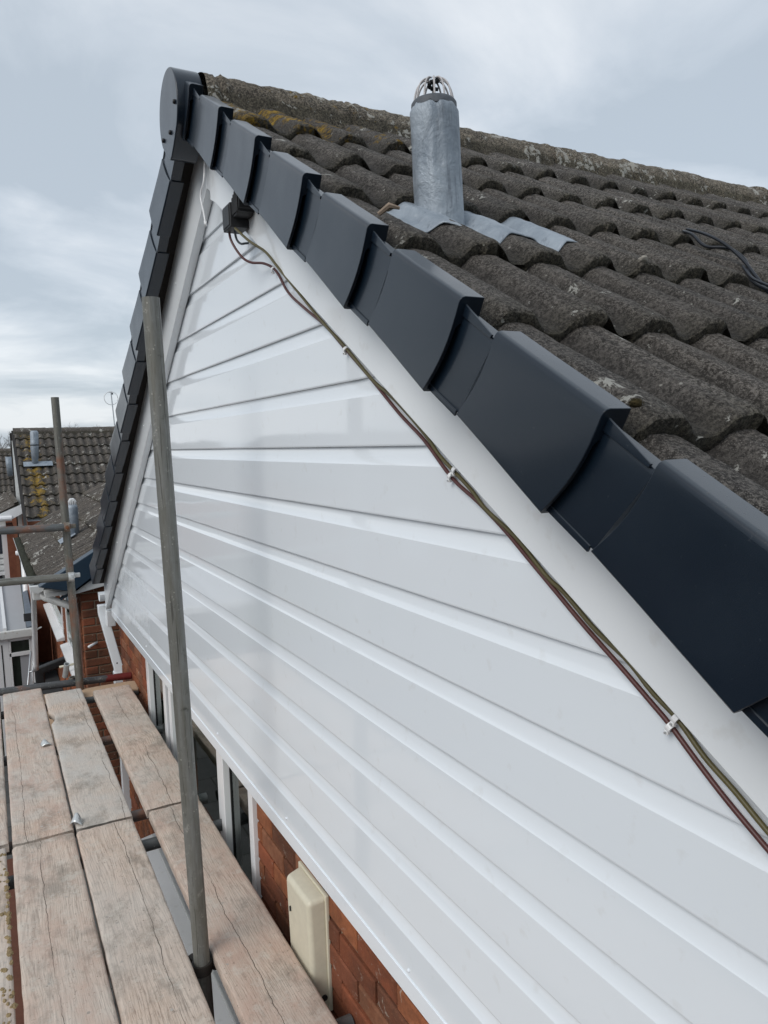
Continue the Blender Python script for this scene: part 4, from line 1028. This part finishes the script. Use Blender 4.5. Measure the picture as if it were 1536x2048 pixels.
def bslope(a, s, n):                           # s measured down from a ridge, a along +y
    Lr = 3.1
    return Vector((EX + (Lr - s) * math.cos(SB) - n * math.sin(SB), a, EZ + (Lr - s) * math.sin(SB) + n * math.cos(SB)))
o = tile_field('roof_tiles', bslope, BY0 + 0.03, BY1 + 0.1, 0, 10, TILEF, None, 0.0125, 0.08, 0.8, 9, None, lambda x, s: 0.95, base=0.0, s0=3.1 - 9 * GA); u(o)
o = mesh_obj('roof_felt', [bslope(BY0 + 0.05, 0.1, -0.04), bslope(BY1, 0.1, -0.04), bslope(BY1, 3.08, -0.04), bslope(BY0 + 0.05, 3.08, -0.04)], [(0, 1, 2, 3)], FELT, None); u(o)
# navy verge board and white box end
top = [bslope(0, 3.12, 0.03), bslope(0, 0.0, 0.03)]
def rk(s, n): p = bslope(0, s, n); return (p.x, p.z)
u(MB().prism([rk(3.12, 0.03), rk(0.0, 0.03), rk(0.0, -0.17), rk(3.05, -0.17), rk(2.92, -0.17)], 1, BY0 - 0.13, BY0 + 0.02).build('verge_board', NAVYB, None, bevel=0.006))
a_, b_2 = rk(2.95, -0.175), rk(1.0, -0.175)
u(MB().prism([(a_[0], a_[1]), (b_2[0], b_2[1]), (b_2[0], b_2[1] - 0.2), (0.22, -1.195), (a_[0] + 0.03, -1.26)], 1, BY0 - 0.10, BY0 - 0.015).build('eaves_board', OLDPVC, None, bevel=0.004))
u(MB().box(EX + 0.02, BX, BY0 - 0.02, BY1, -1.27, -1.235).build('soffit', OLDPVC, None))
# gutter full of moss
GX = EX - 0.028
prf = [(GX - 0.062 * math.cos(PI * i / 10), -1.20 - 0.062 * math.sin(PI * i / 10)) for i in range(11)]
prf2 = [(GX - 0.058 * math.cos(PI * i / 10), -1.20 - 0.058 * math.sin(PI * i / 10)) for i in reversed(range(11))]
u(MB().prism(prf + prf2, 1, BY0 + 0.22, BY1).build('gutter', OLDPVC, None))
u(MB().prism([(GX - 0.062, -1.195), (GX + 0.062, -1.195), (GX + 0.045, -1.245), (GX, -1.264), (GX - 0.045, -1.245)], 1, BY0 + 0.16, BY0 + 0.225).build('gutter_end', OLDPVC, None, bevel=0.003))
V, Fc = [], []
for i in range(61):
    for j in range(7):
        y = BY0 + 0.55 + (BY1 - BY0 - 0.6) * i / 60; x = GX - 0.052 + 0.104 * j / 6
        V.append(Vector((x, y, -1.205 + noise.noise(Vector((x * 40, y * 9, 0))) * 0.02 + 0.012 * math.sin(PI * j / 6))))
for i in range(60):
    for j in range(6): a = i * 7 + j; Fc.append((a, a + 7, a + 8, a + 1))
u(mesh_obj('gutter_moss', V, Fc, MOSSG, None, smooth=True))
# hopper and offset downpipe
u(MB().box(GX - 0.035, GX + 0.065, 7.36, 7.46, -1.36, -1.255).build('hopper', OLDPVC, None, bevel=0.01))
u(MB().tube([(GX + 0.02, 7.40, -1.30), (GX + 0.07, 7.37, -1.345), (BX - 0.05, 7.10, -1.41)], 0.034, 16).build('offset_pipe', OLDPVC, None, smooth=True, auto=R(30)))
u(MB().tube([(BX - 0.05, 7.10, -1.38), (BX - 0.045, 7.10, -1.48), (BX - 0.045, 7.10, GZ)], 0.034, 16).build('downpipe', OLDPVC, None, smooth=True, auto=R(30)))
u(MB().tube([(BX - 0.005, 7.55, -2.05), (BX - 0.18, 7.55, -2.06)], 0.011, 10).build('overflow_pipe', CREAM, None, smooth=True))
u(MB().tube([(0.02, BY0 + 0.01, -1.74), (-0.06, BY0 - 0.09, -1.745)], 0.012, 10).build('overflow_pipe', UPVC, None, smooth=True))
# side windows: frames with sloping white sills
for (ya, yb, zs) in ((9.15, 11.3, -2.14), (7.35, 8.62, -2.10)):
    wv = empty('window', (BX, ya, zs)); wv.parent = NB; wv.location = (BX, ya - 7, zs - GZ)
    L_ = yb - ya
    def q(x0, x1, y0, y1, z0, z1, nm, mt, bv=0.004): return MB().box(x0, x1, y0, y1, z0, z1).build(nm, mt, wv, bevel=bv)
    q(-0.012, 0.04, 0.0, L_, 0.0, 0.06, 'frame', UPVC); q(-0.012, 0.04, 0.0, 0.06, 0.06, 0.72, 'frame', UPVC); q(-0.012, 0.04, L_ - 0.06, L_, 0.06, 0.72, 'frame', UPVC)
    q(-0.012, 0.04, L_ / 2 - 0.03, L_ / 2 + 0.03, 0.06, 0.72, 'frame', UPVC); q(-0.006, -0.002, 0.06, L_ - 0.06, 0.06, 0.72, 'pane', GLASS, 0)
    MB().prism([(-0.075, -0.045), (-0.085, -0.045), (-0.085, -0.02), (0.0, 0.0), (0.0, -0.045)], 1, -0.05, L_ + 0.05).build('sill', UPVC, wv, bevel=0.002)
# its soil vent pipe
v2 = empty('vent_pipe', (0.035, 8.5, -0.95), 'small lead grey vent pipe with white cage on the neighbouring low roof slope', 'vent pipe')
under(MB().tube([(0.030, 8.5, -1.02), (0.033, 8.5, -0.62), (0.034, 8.5, -0.585)], [0.055, 0.055, 0.045], 20).build('lead_sleeve', LEAD, None, smooth=True), v2)
cg = MB()
for k in range(12):
    a = 2 * PI * k / 12; cg.tube([(0.034 + math.cos(a) * 0.042, 8.5 + math.sin(a) * 0.042, -0.60), (0.034 + math.cos(a) * 0.040, 8.5 + math.sin(a) * 0.040, -0.55), (0.034 + math.cos(a) * 0.018, 8.5 + math.sin(a) * 0.018, -0.52), (0.034, 8.5, -0.518)], 0.004, 5)
under(cg.build('wire_cage', UPVC, None, smooth=True), v2)
s_b = 3.1 - (0.035 - EX) / math.cos(SB)
V = [bslope(8.33, s_b - 0.02, 0.038), bslope(8.66, s_b - 0.02, 0.038), bslope(8.66, s_b + 0.16, 0.036), bslope(8.33, s_b + 0.16, 0.036)]; V += [p + Vector((0, 0, 0.003)) for p in V]
under(mesh_obj('lead_flashing', V, [(0, 1, 2, 3), (4, 5, 6, 7), (0, 1, 5, 4), (1, 2, 6, 5), (2, 3, 7, 6), (3, 0, 4, 7)], LEAD, None), v2)

# ------------------------------------------------------------------ clad gable house beyond
def row_house(name, xg, yr, zr, Lr, xe, mat, lab, pitch=R(32), gold_=True, flip=1, half=False):
    e = empty(name, (xg, yr, GZ), lab, 'house')
    cp_, sp_ = math.cos(pitch), math.sin(pitch)
    def nr(x, s, n): return Vector((x, yr - s * cp_ - n * sp_, zr - 0.07 - s * sp_ + n * cp_))
    def fr(x, s, n): return Vector((x, yr + s * cp_ + n * sp_, zr - 0.07 - s * sp_ + n * cp_))
    rows = int(Lr / GA); x0, x1 = (xg, xe) if flip > 0 else (xe, xg)
    gd = (lambda x, s: max(0.0, 0.76 - abs(x - xg - 0.30) * 1.5) if gold_ else 0.0)
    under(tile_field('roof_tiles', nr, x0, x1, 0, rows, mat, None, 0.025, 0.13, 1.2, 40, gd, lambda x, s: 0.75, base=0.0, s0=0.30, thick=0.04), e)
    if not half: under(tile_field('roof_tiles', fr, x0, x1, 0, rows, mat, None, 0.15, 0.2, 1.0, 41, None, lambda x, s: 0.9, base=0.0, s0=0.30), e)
    r_ = ridge_tiles('ridge_tiles', None, x0, x1, yr, zr - 0.12, 0.12, mat, gold=lambda x: 0.40 if x < xg + 1.2 else 0.1, lichen=0.9, res=0.04); under(r_, e)
    ze = zr - 0.1 - Lr * sp_; yh = Lr * cp_
    xw = xg + (0.04 if half else 0.12) * flip; b0, b1 = sorted((xw, xe)); yq = yr if half else yr + yh - 0.3
    under(MB().prism([(yr - yh + 0.3, ze + 0.12), (yq, ze + 0.12), (yr, zr - 0.2)], 0, b0, b1).build('gable_cladding', PVC, None), e)
    under(MB().box(b0, b1, yr - yh + 0.3, yq, GZ, ze + 0.12).build('brick_body', m_plain('far red brick', (0.24, 0.09, 0.05), 0.9, 0.5, 0.5, 12), None), e)
    for k in range(12):
        zz = ze + 0.2 + 0.15 * k; hw = (zr - 0.25 - zz) / math.tan(pitch)
        if hw > 0.05 and flip > 0: under(MB().box(xw - 0.012, xw - 0.001, yr - hw, yr if half else yr + hw, zz - 0.012, zz).build('cladding_joint', OLDPVC, None), e)
    for sg in ((-1,) if half else (-1, 1)):
        q0 = xg + 0.02 * flip; lo, hi = sorted((q0, xg - 0.02 * flip))
        poly = [(yr, zr - 0.10), (yr + sg * (yh + 0.05), ze - 0.02), (yr + sg * (yh + 0.05), ze - (0.09 if half else 0.2)), (yr, zr - (0.17 if half else 0.30))]
        under(MB().prism(poly, 0, lo, hi).build('bargeboard', OLDPVC, None), e)
        poly = [(yr, zr - 0.05), (yr + sg * (yh + 0.05), ze + 0.03), (yr + sg * (yh + 0.05), ze - 0.03), (yr, zr - 0.11)]
        under(MB().prism(poly, 0, lo - 0.012, hi).build('dark_verge', FELT, None), e)
    return e, nr
HC, nC = row_house('row_house', -0.20, 17.1, 0.475, 3.3, 7.5, TILEF, 'far house with grey tiled roof, orange lichen stripe and white clad gable end', half=True)
under(MB().box(-0.235, -0.10, 17.12, 17.2, -3.0, 0.22).build('corner_trim', OLDPVC, None), HC)
under(MB().box(-0.26, -0.10, 17.2, 17.3, -3.0, 0.38).build('dark_edge', FELT, None), HC)
HD, nD = row_house('row_house', 0.55, 27.0, 0.10, 3.7, -7.0, TILEF, 'farthest tiled house at the left edge behind the lichen striped roof', gold_=False, flip=-1)
# vent pipes of the far roofs
v3 = empty('vent_pipe', (0.13, 16.1, -0.2), 'grey banded vent pipe standing on the lichen striped far roof', 'vent pipe')
under(MB().tube([(0.11, 16.0, -0.25), (0.12, 16.0, 0.05), (0.135, 16.0, 0.36), (0.135, 16.0, 0.39)], [0.055, 0.075, 0.075, 0.05], 18).build('lead_sleeve', LEAD, None, smooth=True), v3)
under(MB().tube([(0.12, 16.0, 0.10), (0.12, 16.0, 0.12)], 0.079, 18).build('dark_band', BLACK, None), v3)
pts_ = [nC(0.12 + a, 1.30 + b, 0.045) for (a, b) in ((-0.22, -0.06), (0.3, -0.06), (0.3, 0.10), (-0.22, 0.10))]; pts_ += [p + Vector((0, 0, 0.004)) for p in pts_]
under(mesh_obj('lead_flashing', pts_, [(0, 1, 2, 3), (4, 5, 6, 7), (0, 1, 5, 4), (1, 2, 6, 5), (2, 3, 7, 6), (3, 0, 4, 7)], LEAD, None), v3)
tag(MB().tube([(-0.09, 25.6, -0.75), (-0.11, 25.6, -0.42), (-0.11, 25.6, -0.16)], 0.085, 16).build('vent_pipe', LEAD, None, smooth=True), 'short grey vent pipe on the farthest roof at the left edge', 'vent pipe')

# far wing at the left: white panels, window and brick pier
FW = empty('far_wing', (-0.6, 15.5, GZ), 'white panelled house front with dark windows at the left edge below the guard rail', 'house')
def uf(o): return under(o, FW)
FBR = m_plain('far wing brick', (0.22, 0.08, 0.045), 0.9, 0.5, 0.6, 14)
uf(MB().box(-0.50, -0.38, 15.0, 15.8, GZ, -1.35).build('brick_pier', FBR, None))
uf(MB().box(-2.6, -0.50, 15.25, 15.8, GZ, -1.25).build('front_wall', OLDPVC, None))
uf(MB().box(-2.6, -0.58, 15.20, 15.25, -1.86, -1.42).build('upper_window', m_plain('dark far glass', (0.035, 0.04, 0.055), 0.15), None))
for z in (-1.95, -2.06, -2.17): uf(MB().box(-2.6, -0.52, 15.21, 15.25, z, z + 0.085).build('cladding_board', OLDPVC, None, bevel=0.01))
uf(MB().box(-2.6, -0.55, 15.18, 15.25, -2.26, -2.20).build('ledge', UPVC, None))
uf(MB().box(-2.6, -0.62, 15.20, 15.26, -3.1, -2.27).build('porch_opening', BLACK, None))
uf(MB().box(-0.585, -0.50, 15.16, 15.26, GZ, -1.35).build('white_post', UPVC, None))
uf(MB().prism([(-0.80, -1.22), (-0.40, -1.22), (-0.17, -1.10), (-0.20, -0.96), (-0.55, -1.10)], 1, 14.9, 15.1).build('barge_end', UPVC, None))
uf(MB().tube([(-0.86, 14.9, -1.2), (-0.40, 14.9, -1.2)], 0.05, 10).build('gutter', UPVC, None))
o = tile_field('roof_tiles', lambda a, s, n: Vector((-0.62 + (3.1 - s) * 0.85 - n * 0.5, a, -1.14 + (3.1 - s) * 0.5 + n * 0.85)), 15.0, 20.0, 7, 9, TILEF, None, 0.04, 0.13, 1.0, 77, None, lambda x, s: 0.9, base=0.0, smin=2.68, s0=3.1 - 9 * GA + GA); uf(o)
uf(MB().tube([(-0.34, 12.3, -1.55), (-0.34, 12.3, GZ)], 0.05, 14).build('downpipe', UPVC, None, smooth=True))
uf(MB().tube([(-0.44, 12.3, -1.52), (-0.30, 12.25, -1.50)], 0.035, 12).build('pipe_bend', UPVC, None, smooth=True))
lt = empty('porch_lantern', (-0.70, 15.0, -2.5), 'small white porch lantern in front of the dark far opening at the left edge', 'lantern')
under(MB().tube([(-0.70, 15.0, -2.62), (-0.70, 15.0, -2.56), (-0.70, 15.0, -2.48), (-0.70, 15.0, -2.44)], [0.03, 0.065, 0.06, 0.02], 14).build('globe', UPVC, None, smooth=True), lt)
under(MB().tube([(-0.70, 15.0, -2.44), (-0.70, 15.0, -2.34)], 0.008, 6).build('finial', OLDPVC, None), lt)
under(MB().tube([(-0.66, 15.0, -2.62), (-0.66, 15.0, -2.75)], [0.02, 0.04], 10).build('bracket', OLDPVC, None), lt)

# ------------------------------------------------------------------ conservatory in the corner
CV = empty('conservatory', (-0.8, 10.5, GZ), 'white framed lean-to conservatory with grey roof sheet and glazed door at far left', 'conservatory')
def uc(o): return under(o, CV)
ya, za, yb, zb_ = 10.45, -2.30, 13.0, -2.10
V = [(-2.6, ya, za), (-0.44, ya, za), (-0.40, yb, zb_), (-2.6, yb, zb_)]; V = [Vector(v) for v in V]; V += [v + Vector((0, 0, 0.03)) for v in V]
uc(mesh_obj('roof_sheet', V, [(0, 1, 2, 3), (4, 5, 6, 7), (0, 1, 5, 4), (1, 2, 6, 5), (2, 3, 7, 6), (3, 0, 4, 7)], POLYC, None))
for x in (-0.685, -1.4, -2.1):
    V = [(x - 0.02, ya - 0.02, za + 0.03), (x + 0.02, ya - 0.02, za + 0.03), (x + 0.02, yb, zb_ + 0.03), (x - 0.02, yb, zb_ + 0.03)]; V = [Vector(v) for v in V]; V += [v + Vector((0, 0, 0.035)) for v in V]
    uc(mesh_obj('glazing_bar', V, [(0, 1, 2, 3), (4, 5, 6, 7), (0, 1, 5, 4), (1, 2, 6, 5), (2, 3, 7, 6), (3, 0, 4, 7)], UPVC, None))
V = [(-0.435, ya, za + 0.005), (-0.345, ya, za + 0.03), (-0.33, yb, zb_ + 0.05), (-0.39, yb, zb_ + 0.005)]; V = [Vector(v) for v in V]; V += [v + Vector((0, 0, 0.03)) for v in V]
uc(mesh_obj('lead_strip', V, [(0, 1, 2, 3), (4, 5, 6, 7), (0, 1, 5, 4), (1, 2, 6, 5), (2, 3, 7, 6), (3, 0, 4, 7)], m_plain('blue grey lead', (0.10, 0.125, 0.16), 0.5, 0.3, 0.6, 14), None))
uc(MB().box(-2.6, -0.355, ya - 0.07, ya + 0.0, za - 0.075, za + 0.03).build('eaves_beam', OLDPVC, None, bevel=0.012))
def cvb(x0, x1, z0, z1, nm, mt, y0_=ya - 0.01, y1_=ya + 0.05, bv=0.004): return uc(MB().box(x0, x1, y0_, y1_, z0, z1).build(nm, mt, None, bevel=bv))
cvb(-0.80, -0.655, GZ, za - 0.075, 'frame_post', UPVC); cvb(-0.40, -0.345, GZ, za - 0.075, 'frame_post', UPVC)
cvb(-0.655, -0.40, -2.62, -2.57, 'transom', UPVC); cvb(-0.655, -0.40, za - 0.12, za - 0.075, 'head', UPVC); cvb(-0.655, -0.63, GZ, za - 0.1, 'door_stile', UPVC); cvb(-0.42, -0.40, GZ, za - 0.1, 'door_stile', UPVC)
DG = m_plain('dark green glass', (0.018, 0.024, 0.018), 0.08, 0.0, 0.5, 6)
cvb(-0.63, -0.42, -2.57, za - 0.12, 'top_pane', DG, ya + 0.02, ya + 0.03, 0); cvb(-0.63, -0.535, GZ, -2.62, 'door_pane', DG, ya + 0.02, ya + 0.03, 0)
cvb(-0.535, -0.42, GZ, -2.62, 'door_panel', POLYC, ya + 0.01, ya + 0.03, 0); cvb(-2.4, -0.80, GZ, za - 0.1, 'side_panes', DG, ya + 0.02, ya + 0.03, 0)
cvb(-0.742, -0.728, -3.6, -2.45, 'door_seam', GASK, ya - 0.013, ya - 0.009, 0)
# end wall behind, brick
tag(MB().box(-0.32, -0.10, 11.5, 13.4, GZ, -1.75).build('garden_wall', FBR, None), 'dark red brick wall in the recess behind the white downpipe', 'wall')
dp2 = empty('downpipe', (-0.43, 7.9, GZ), 'round white downpipe dropping from the mossy gutter in front of the conservatory', 'downpipe')
under(MB().tube([(GX - 0.03, 7.6, -1.22), (-0.425, 8.0, -1.42), (-0.43, 8.6, -2.28), (-0.43, 8.62, -2.34)], 0.026, 14).build('pipe', UPVC, None, smooth=True), dp2)
under(MB().tube([(-0.43, 8.3, -1.84), (-0.36, 8.32, -1.82)], 0.008, 8).build('bracket', UPVC, None), dp2)
fl = empty('floodlight', (-0.43, 9.5, -1.95), 'small black floodlight beside the white downpipe above the conservatory', 'floodlight')
under(MB().box(-0.05, 0.05, -0.02, 0.02, -0.045, 0.045, Matrix.Translation((-0.435, 9.5, -1.94)) @ Matrix.Rotation(R(-20), 4, 'X')).build('lamp_head', BLACK, None, bevel=0.006), fl)
under(MB().box(-0.41, -0.37, 9.49, 9.52, -2.02, -1.975).build('mount', BLACK, None, bevel=0.004), fl)
# black brackets and hose heap on the paving by the wall
hp = MB(); hp.box(-0.41, -0.12, 8.9, 9.0, -2.42, -2.33); hp = MB().prism([(-0.44, -2.36), (-0.10, -2.27), (-0.10, -2.36), (-0.35, -2.42), (-0.345, -2.55), (-0.41, -2.62), (-0.44, -2.5)], 1, 8.7, 8.8)
tag(hp.build('black_bracket', BLACK, None, bevel=0.015), 'black bracket clutter against the brown wall beneath the round downpipe', 'bracket')
tag(MB().box(-0.345, -0.31, 7.4, 9.4, -2.90, -2.86).build('timber_batten', CUTB, None), 'thin pale batten leaning beside the brown wall', 'batten')
tag(MB().box(-0.40, -0.1, 8.0, 11.4, -3.05, -3.0).build('felt_roof', m_plain('dark slate felt', (0.04, 0.045, 0.05), 0.9, 0.5, 0.5, 10), None), 'low dark felt roof in the passage beside the brown wall', 'roof')
# stepladder
ld = empty('stepladder', (-0.47, 9.6, GZ), 'aluminium stepladder standing open by the conservatory door', 'ladder')
def bar(p, q, r_, nm, mt=ALU): return under(MB().tube([p, q], r_, 8).build(nm, mt, None, smooth=True), ld)
T_ = Vector((-0.415, 9.3, -2.30)); rails_ = []
for (dx_, dyy) in ((-0.19, -0.25), (0.03, -0.25)):
    a = T_ + Vector((0.0 if dx_ > 0 else -0.03, 0, 0)); b = Vector((T_.x + dx_ * 1.5, T_.y + dyy, GZ)); rails_.append((a, b)); bar(a, b, 0.010, 'rail')
for (dx_, dyy) in ((-0.13, 0.45), (0.06, 0.45)): bar(T_, Vector((T_.x + dx_, T_.y + dyy, GZ)), 0.007, 'rear_leg')
for i in range(1, 7):
    t = i / 7; a = rails_[0][0].lerp(rails_[0][1], t); b = rails_[1][0].lerp(rails_[1][1], t)
    bar(a, b, 0.010, 'tread'); bar(b, b + Vector((0.012, -0.01, -0.01)), 0.011, 'tread_cap', BLACK)

# ------------------------------------------------------------------ aerials and bare trees
an = empty('ring_aerial', (2.22, 20, 0.1), 'thin white ring aerial on a mast above the far roof', 'aerial')
under(MB().tube([(2.25, 20, 0.1), (2.195, 20, 1.42)], 0.014, 8).build('mast', ALU, None), an)
ringp = [(2.185 + math.cos(2 * PI * k / 28) * 0.165, 20, 1.27 + math.sin(2 * PI * k / 28) * 0.165) for k in range(29)]
under(MB().tube(ringp, 0.010, 6).build('ring', UPVC, None, smooth=True), an)
under(MB().tube([(2.14, 20, 1.42), (2.26, 20, 1.42)], 0.008, 6).build('crossbar', ALU, None), an)
under(MB().box(2.205, 2.24, 19.98, 20.0, 1.36, 1.40).build('junction', BLACK, None), an)
an2 = empty('tv_aerial', (-0.6, 27, 0.0), 'dark television aerial tip at the left edge above the farthest roof', 'aerial')
under(MB().tube([(-0.75, 27, -0.2), (-0.75, 27, 0.46)], 0.016, 6).build('mast', BLACK, None), an2)
under(MB().tube([(-1.2, 27, 0.46), (-0.30, 27, 0.45)], 0.014, 6).build('boom', BLACK, None), an2)
for i in range(6): under(MB().tube([(-1.1 + 0.15 * i, 26.85, 0.46), (-1.1 + 0.15 * i, 27.15, 0.46)], 0.008, 5).build('element', BLACK, None), an2)
def bare_tree(x, y, h, label, seed):
    e = empty('bare_tree', (x, y, GZ), label, 'tree', 'bare trees beyond the roofs'); rj = random.Random(seed); tr = MB(); br = MB()
    base = Vector((0, 0, 0)); topp = Vector((0.3, 0, h * 0.55)); tr.tube([base, topp * 0.5, topp], [0.22, 0.17, 0.10], 8)
    def grow(p, d, ln, r_, lev):
        mid = p + d * ln * 0.5 + Vector((rj.uniform(-1, 1), rj.uniform(-1, 1), rj.uniform(-.3, .6))) * ln * 0.08; q = p + d * ln
        br.tube([p, mid, q], [r_, r_ * 0.8, r_ * 0.55], 4 if lev > 1 else 6, cap=False)
        if lev < 5:
            for _ in range(3 if lev < 4 else 4):
                nd = (d + Vector((rj.uniform(-1, 1), rj.uniform(-1, 1), rj.uniform(-.3, .8))) * 0.75).normalized()
                grow(p.lerp(q, rj.uniform(0.5, 1.0)), nd, ln * rj.uniform(0.55, 0.8), r_ * 0.55, lev + 1)
    for i in range(7):
        a = i * 2.4; grow(topp * (0.55 + 0.45 * i / 6), Vector((math.cos(a) * 0.8, math.sin(a) * 0.8, 0.7)).normalized(), h * 0.2, 0.06, 0)
    tr.build('trunk', BARK, e); br.build('crown', BARK, e)
bare_tree(-1.6, 46, 5.35, 'bare twiggy tree behind the farthest roof at the left edge', 3)
bare_tree(-0.2, 52, 5.5, 'bare tree just left of the lichen striped house, behind its neighbour', 4)
bare_tree(5.0, 60, 6.45, 'bare tree whose twig tips show above the far ridge by the rusty pole', 5)

# ------------------------------------------------------------------ unseen house opposite, stretched long to shape reflections in the glossy plastic
OH = empty('facing_house', (-9, 6, GZ), 'unseen brick house opposite, stretched long to shape the soft reflection in the white cladding', 'house')
brick_o = m_plain('far facing brick', (0.26, 0.105, 0.06), 0.9, 0.4, 0.5, 10)
under(MB().box(-13.5, -8.5, -9.0, 34.0, GZ, -1.3).build('brick_body', brick_o, None), OH)
under(MB().prism([(-13.8, -1.3), (-8.2, -1.3), (-11.0, 0.35)], 1, -9.2, 34.2).build('roof', TILEF, None), OH)
for y in (-5, -1, 3, 7, 11, 15): under(MB().box(-8.52, -8.46, y, y + 1.5, -2.9, -1.7).build('window', UPVC, None, bevel=0.01), OH)

# crinkled protective film still stuck on the boards near the far corner
V, Fc = [], []; nu, nv = 70, 26
for i in range(nu + 1):
    for j in range(nv + 1):
        y = 4.25 + 1.05 * i / nu; z = -1.12 + 0.36 * j / nv
        edge = min(i / 8, (nu - i) / 8, j / 5, (nv - j) / 5, 1.0)
        q = abs(noise.noise(Vector((y * 9, z * 16, 1)))) * 0.010 + abs(noise.noise(Vector((y * 26, z * 34, 5)))) * 0.005
        V.append(Vector((-0.0012 - q * edge, y + noise.noise(Vector((z * 20, 3, 1))) * 0.04, z + noise.noise(Vector((y * 12, 7, 1))) * 0.03)))
for i in range(nu):
    for j in range(nv): a = i * (nv + 1) + j; Fc.append((a, a + 1, a + nv + 2, a + nv + 1))
g = G('clear film'); g.b.inputs['Base Color'].default_value = (0.9, 0.93, 0.95, 1); g.b.inputs['Roughness'].default_value = 0.06; g.b.inputs['Alpha'].default_value = 0.22; g.b.inputs['Specular IOR Level'].default_value = 1.0
tag(mesh_obj('film_remnant', V, Fc, g.m, None, smooth=True), 'crinkled clear protective film clinging to the lowest cladding boards at the far corner', 'plastic film')
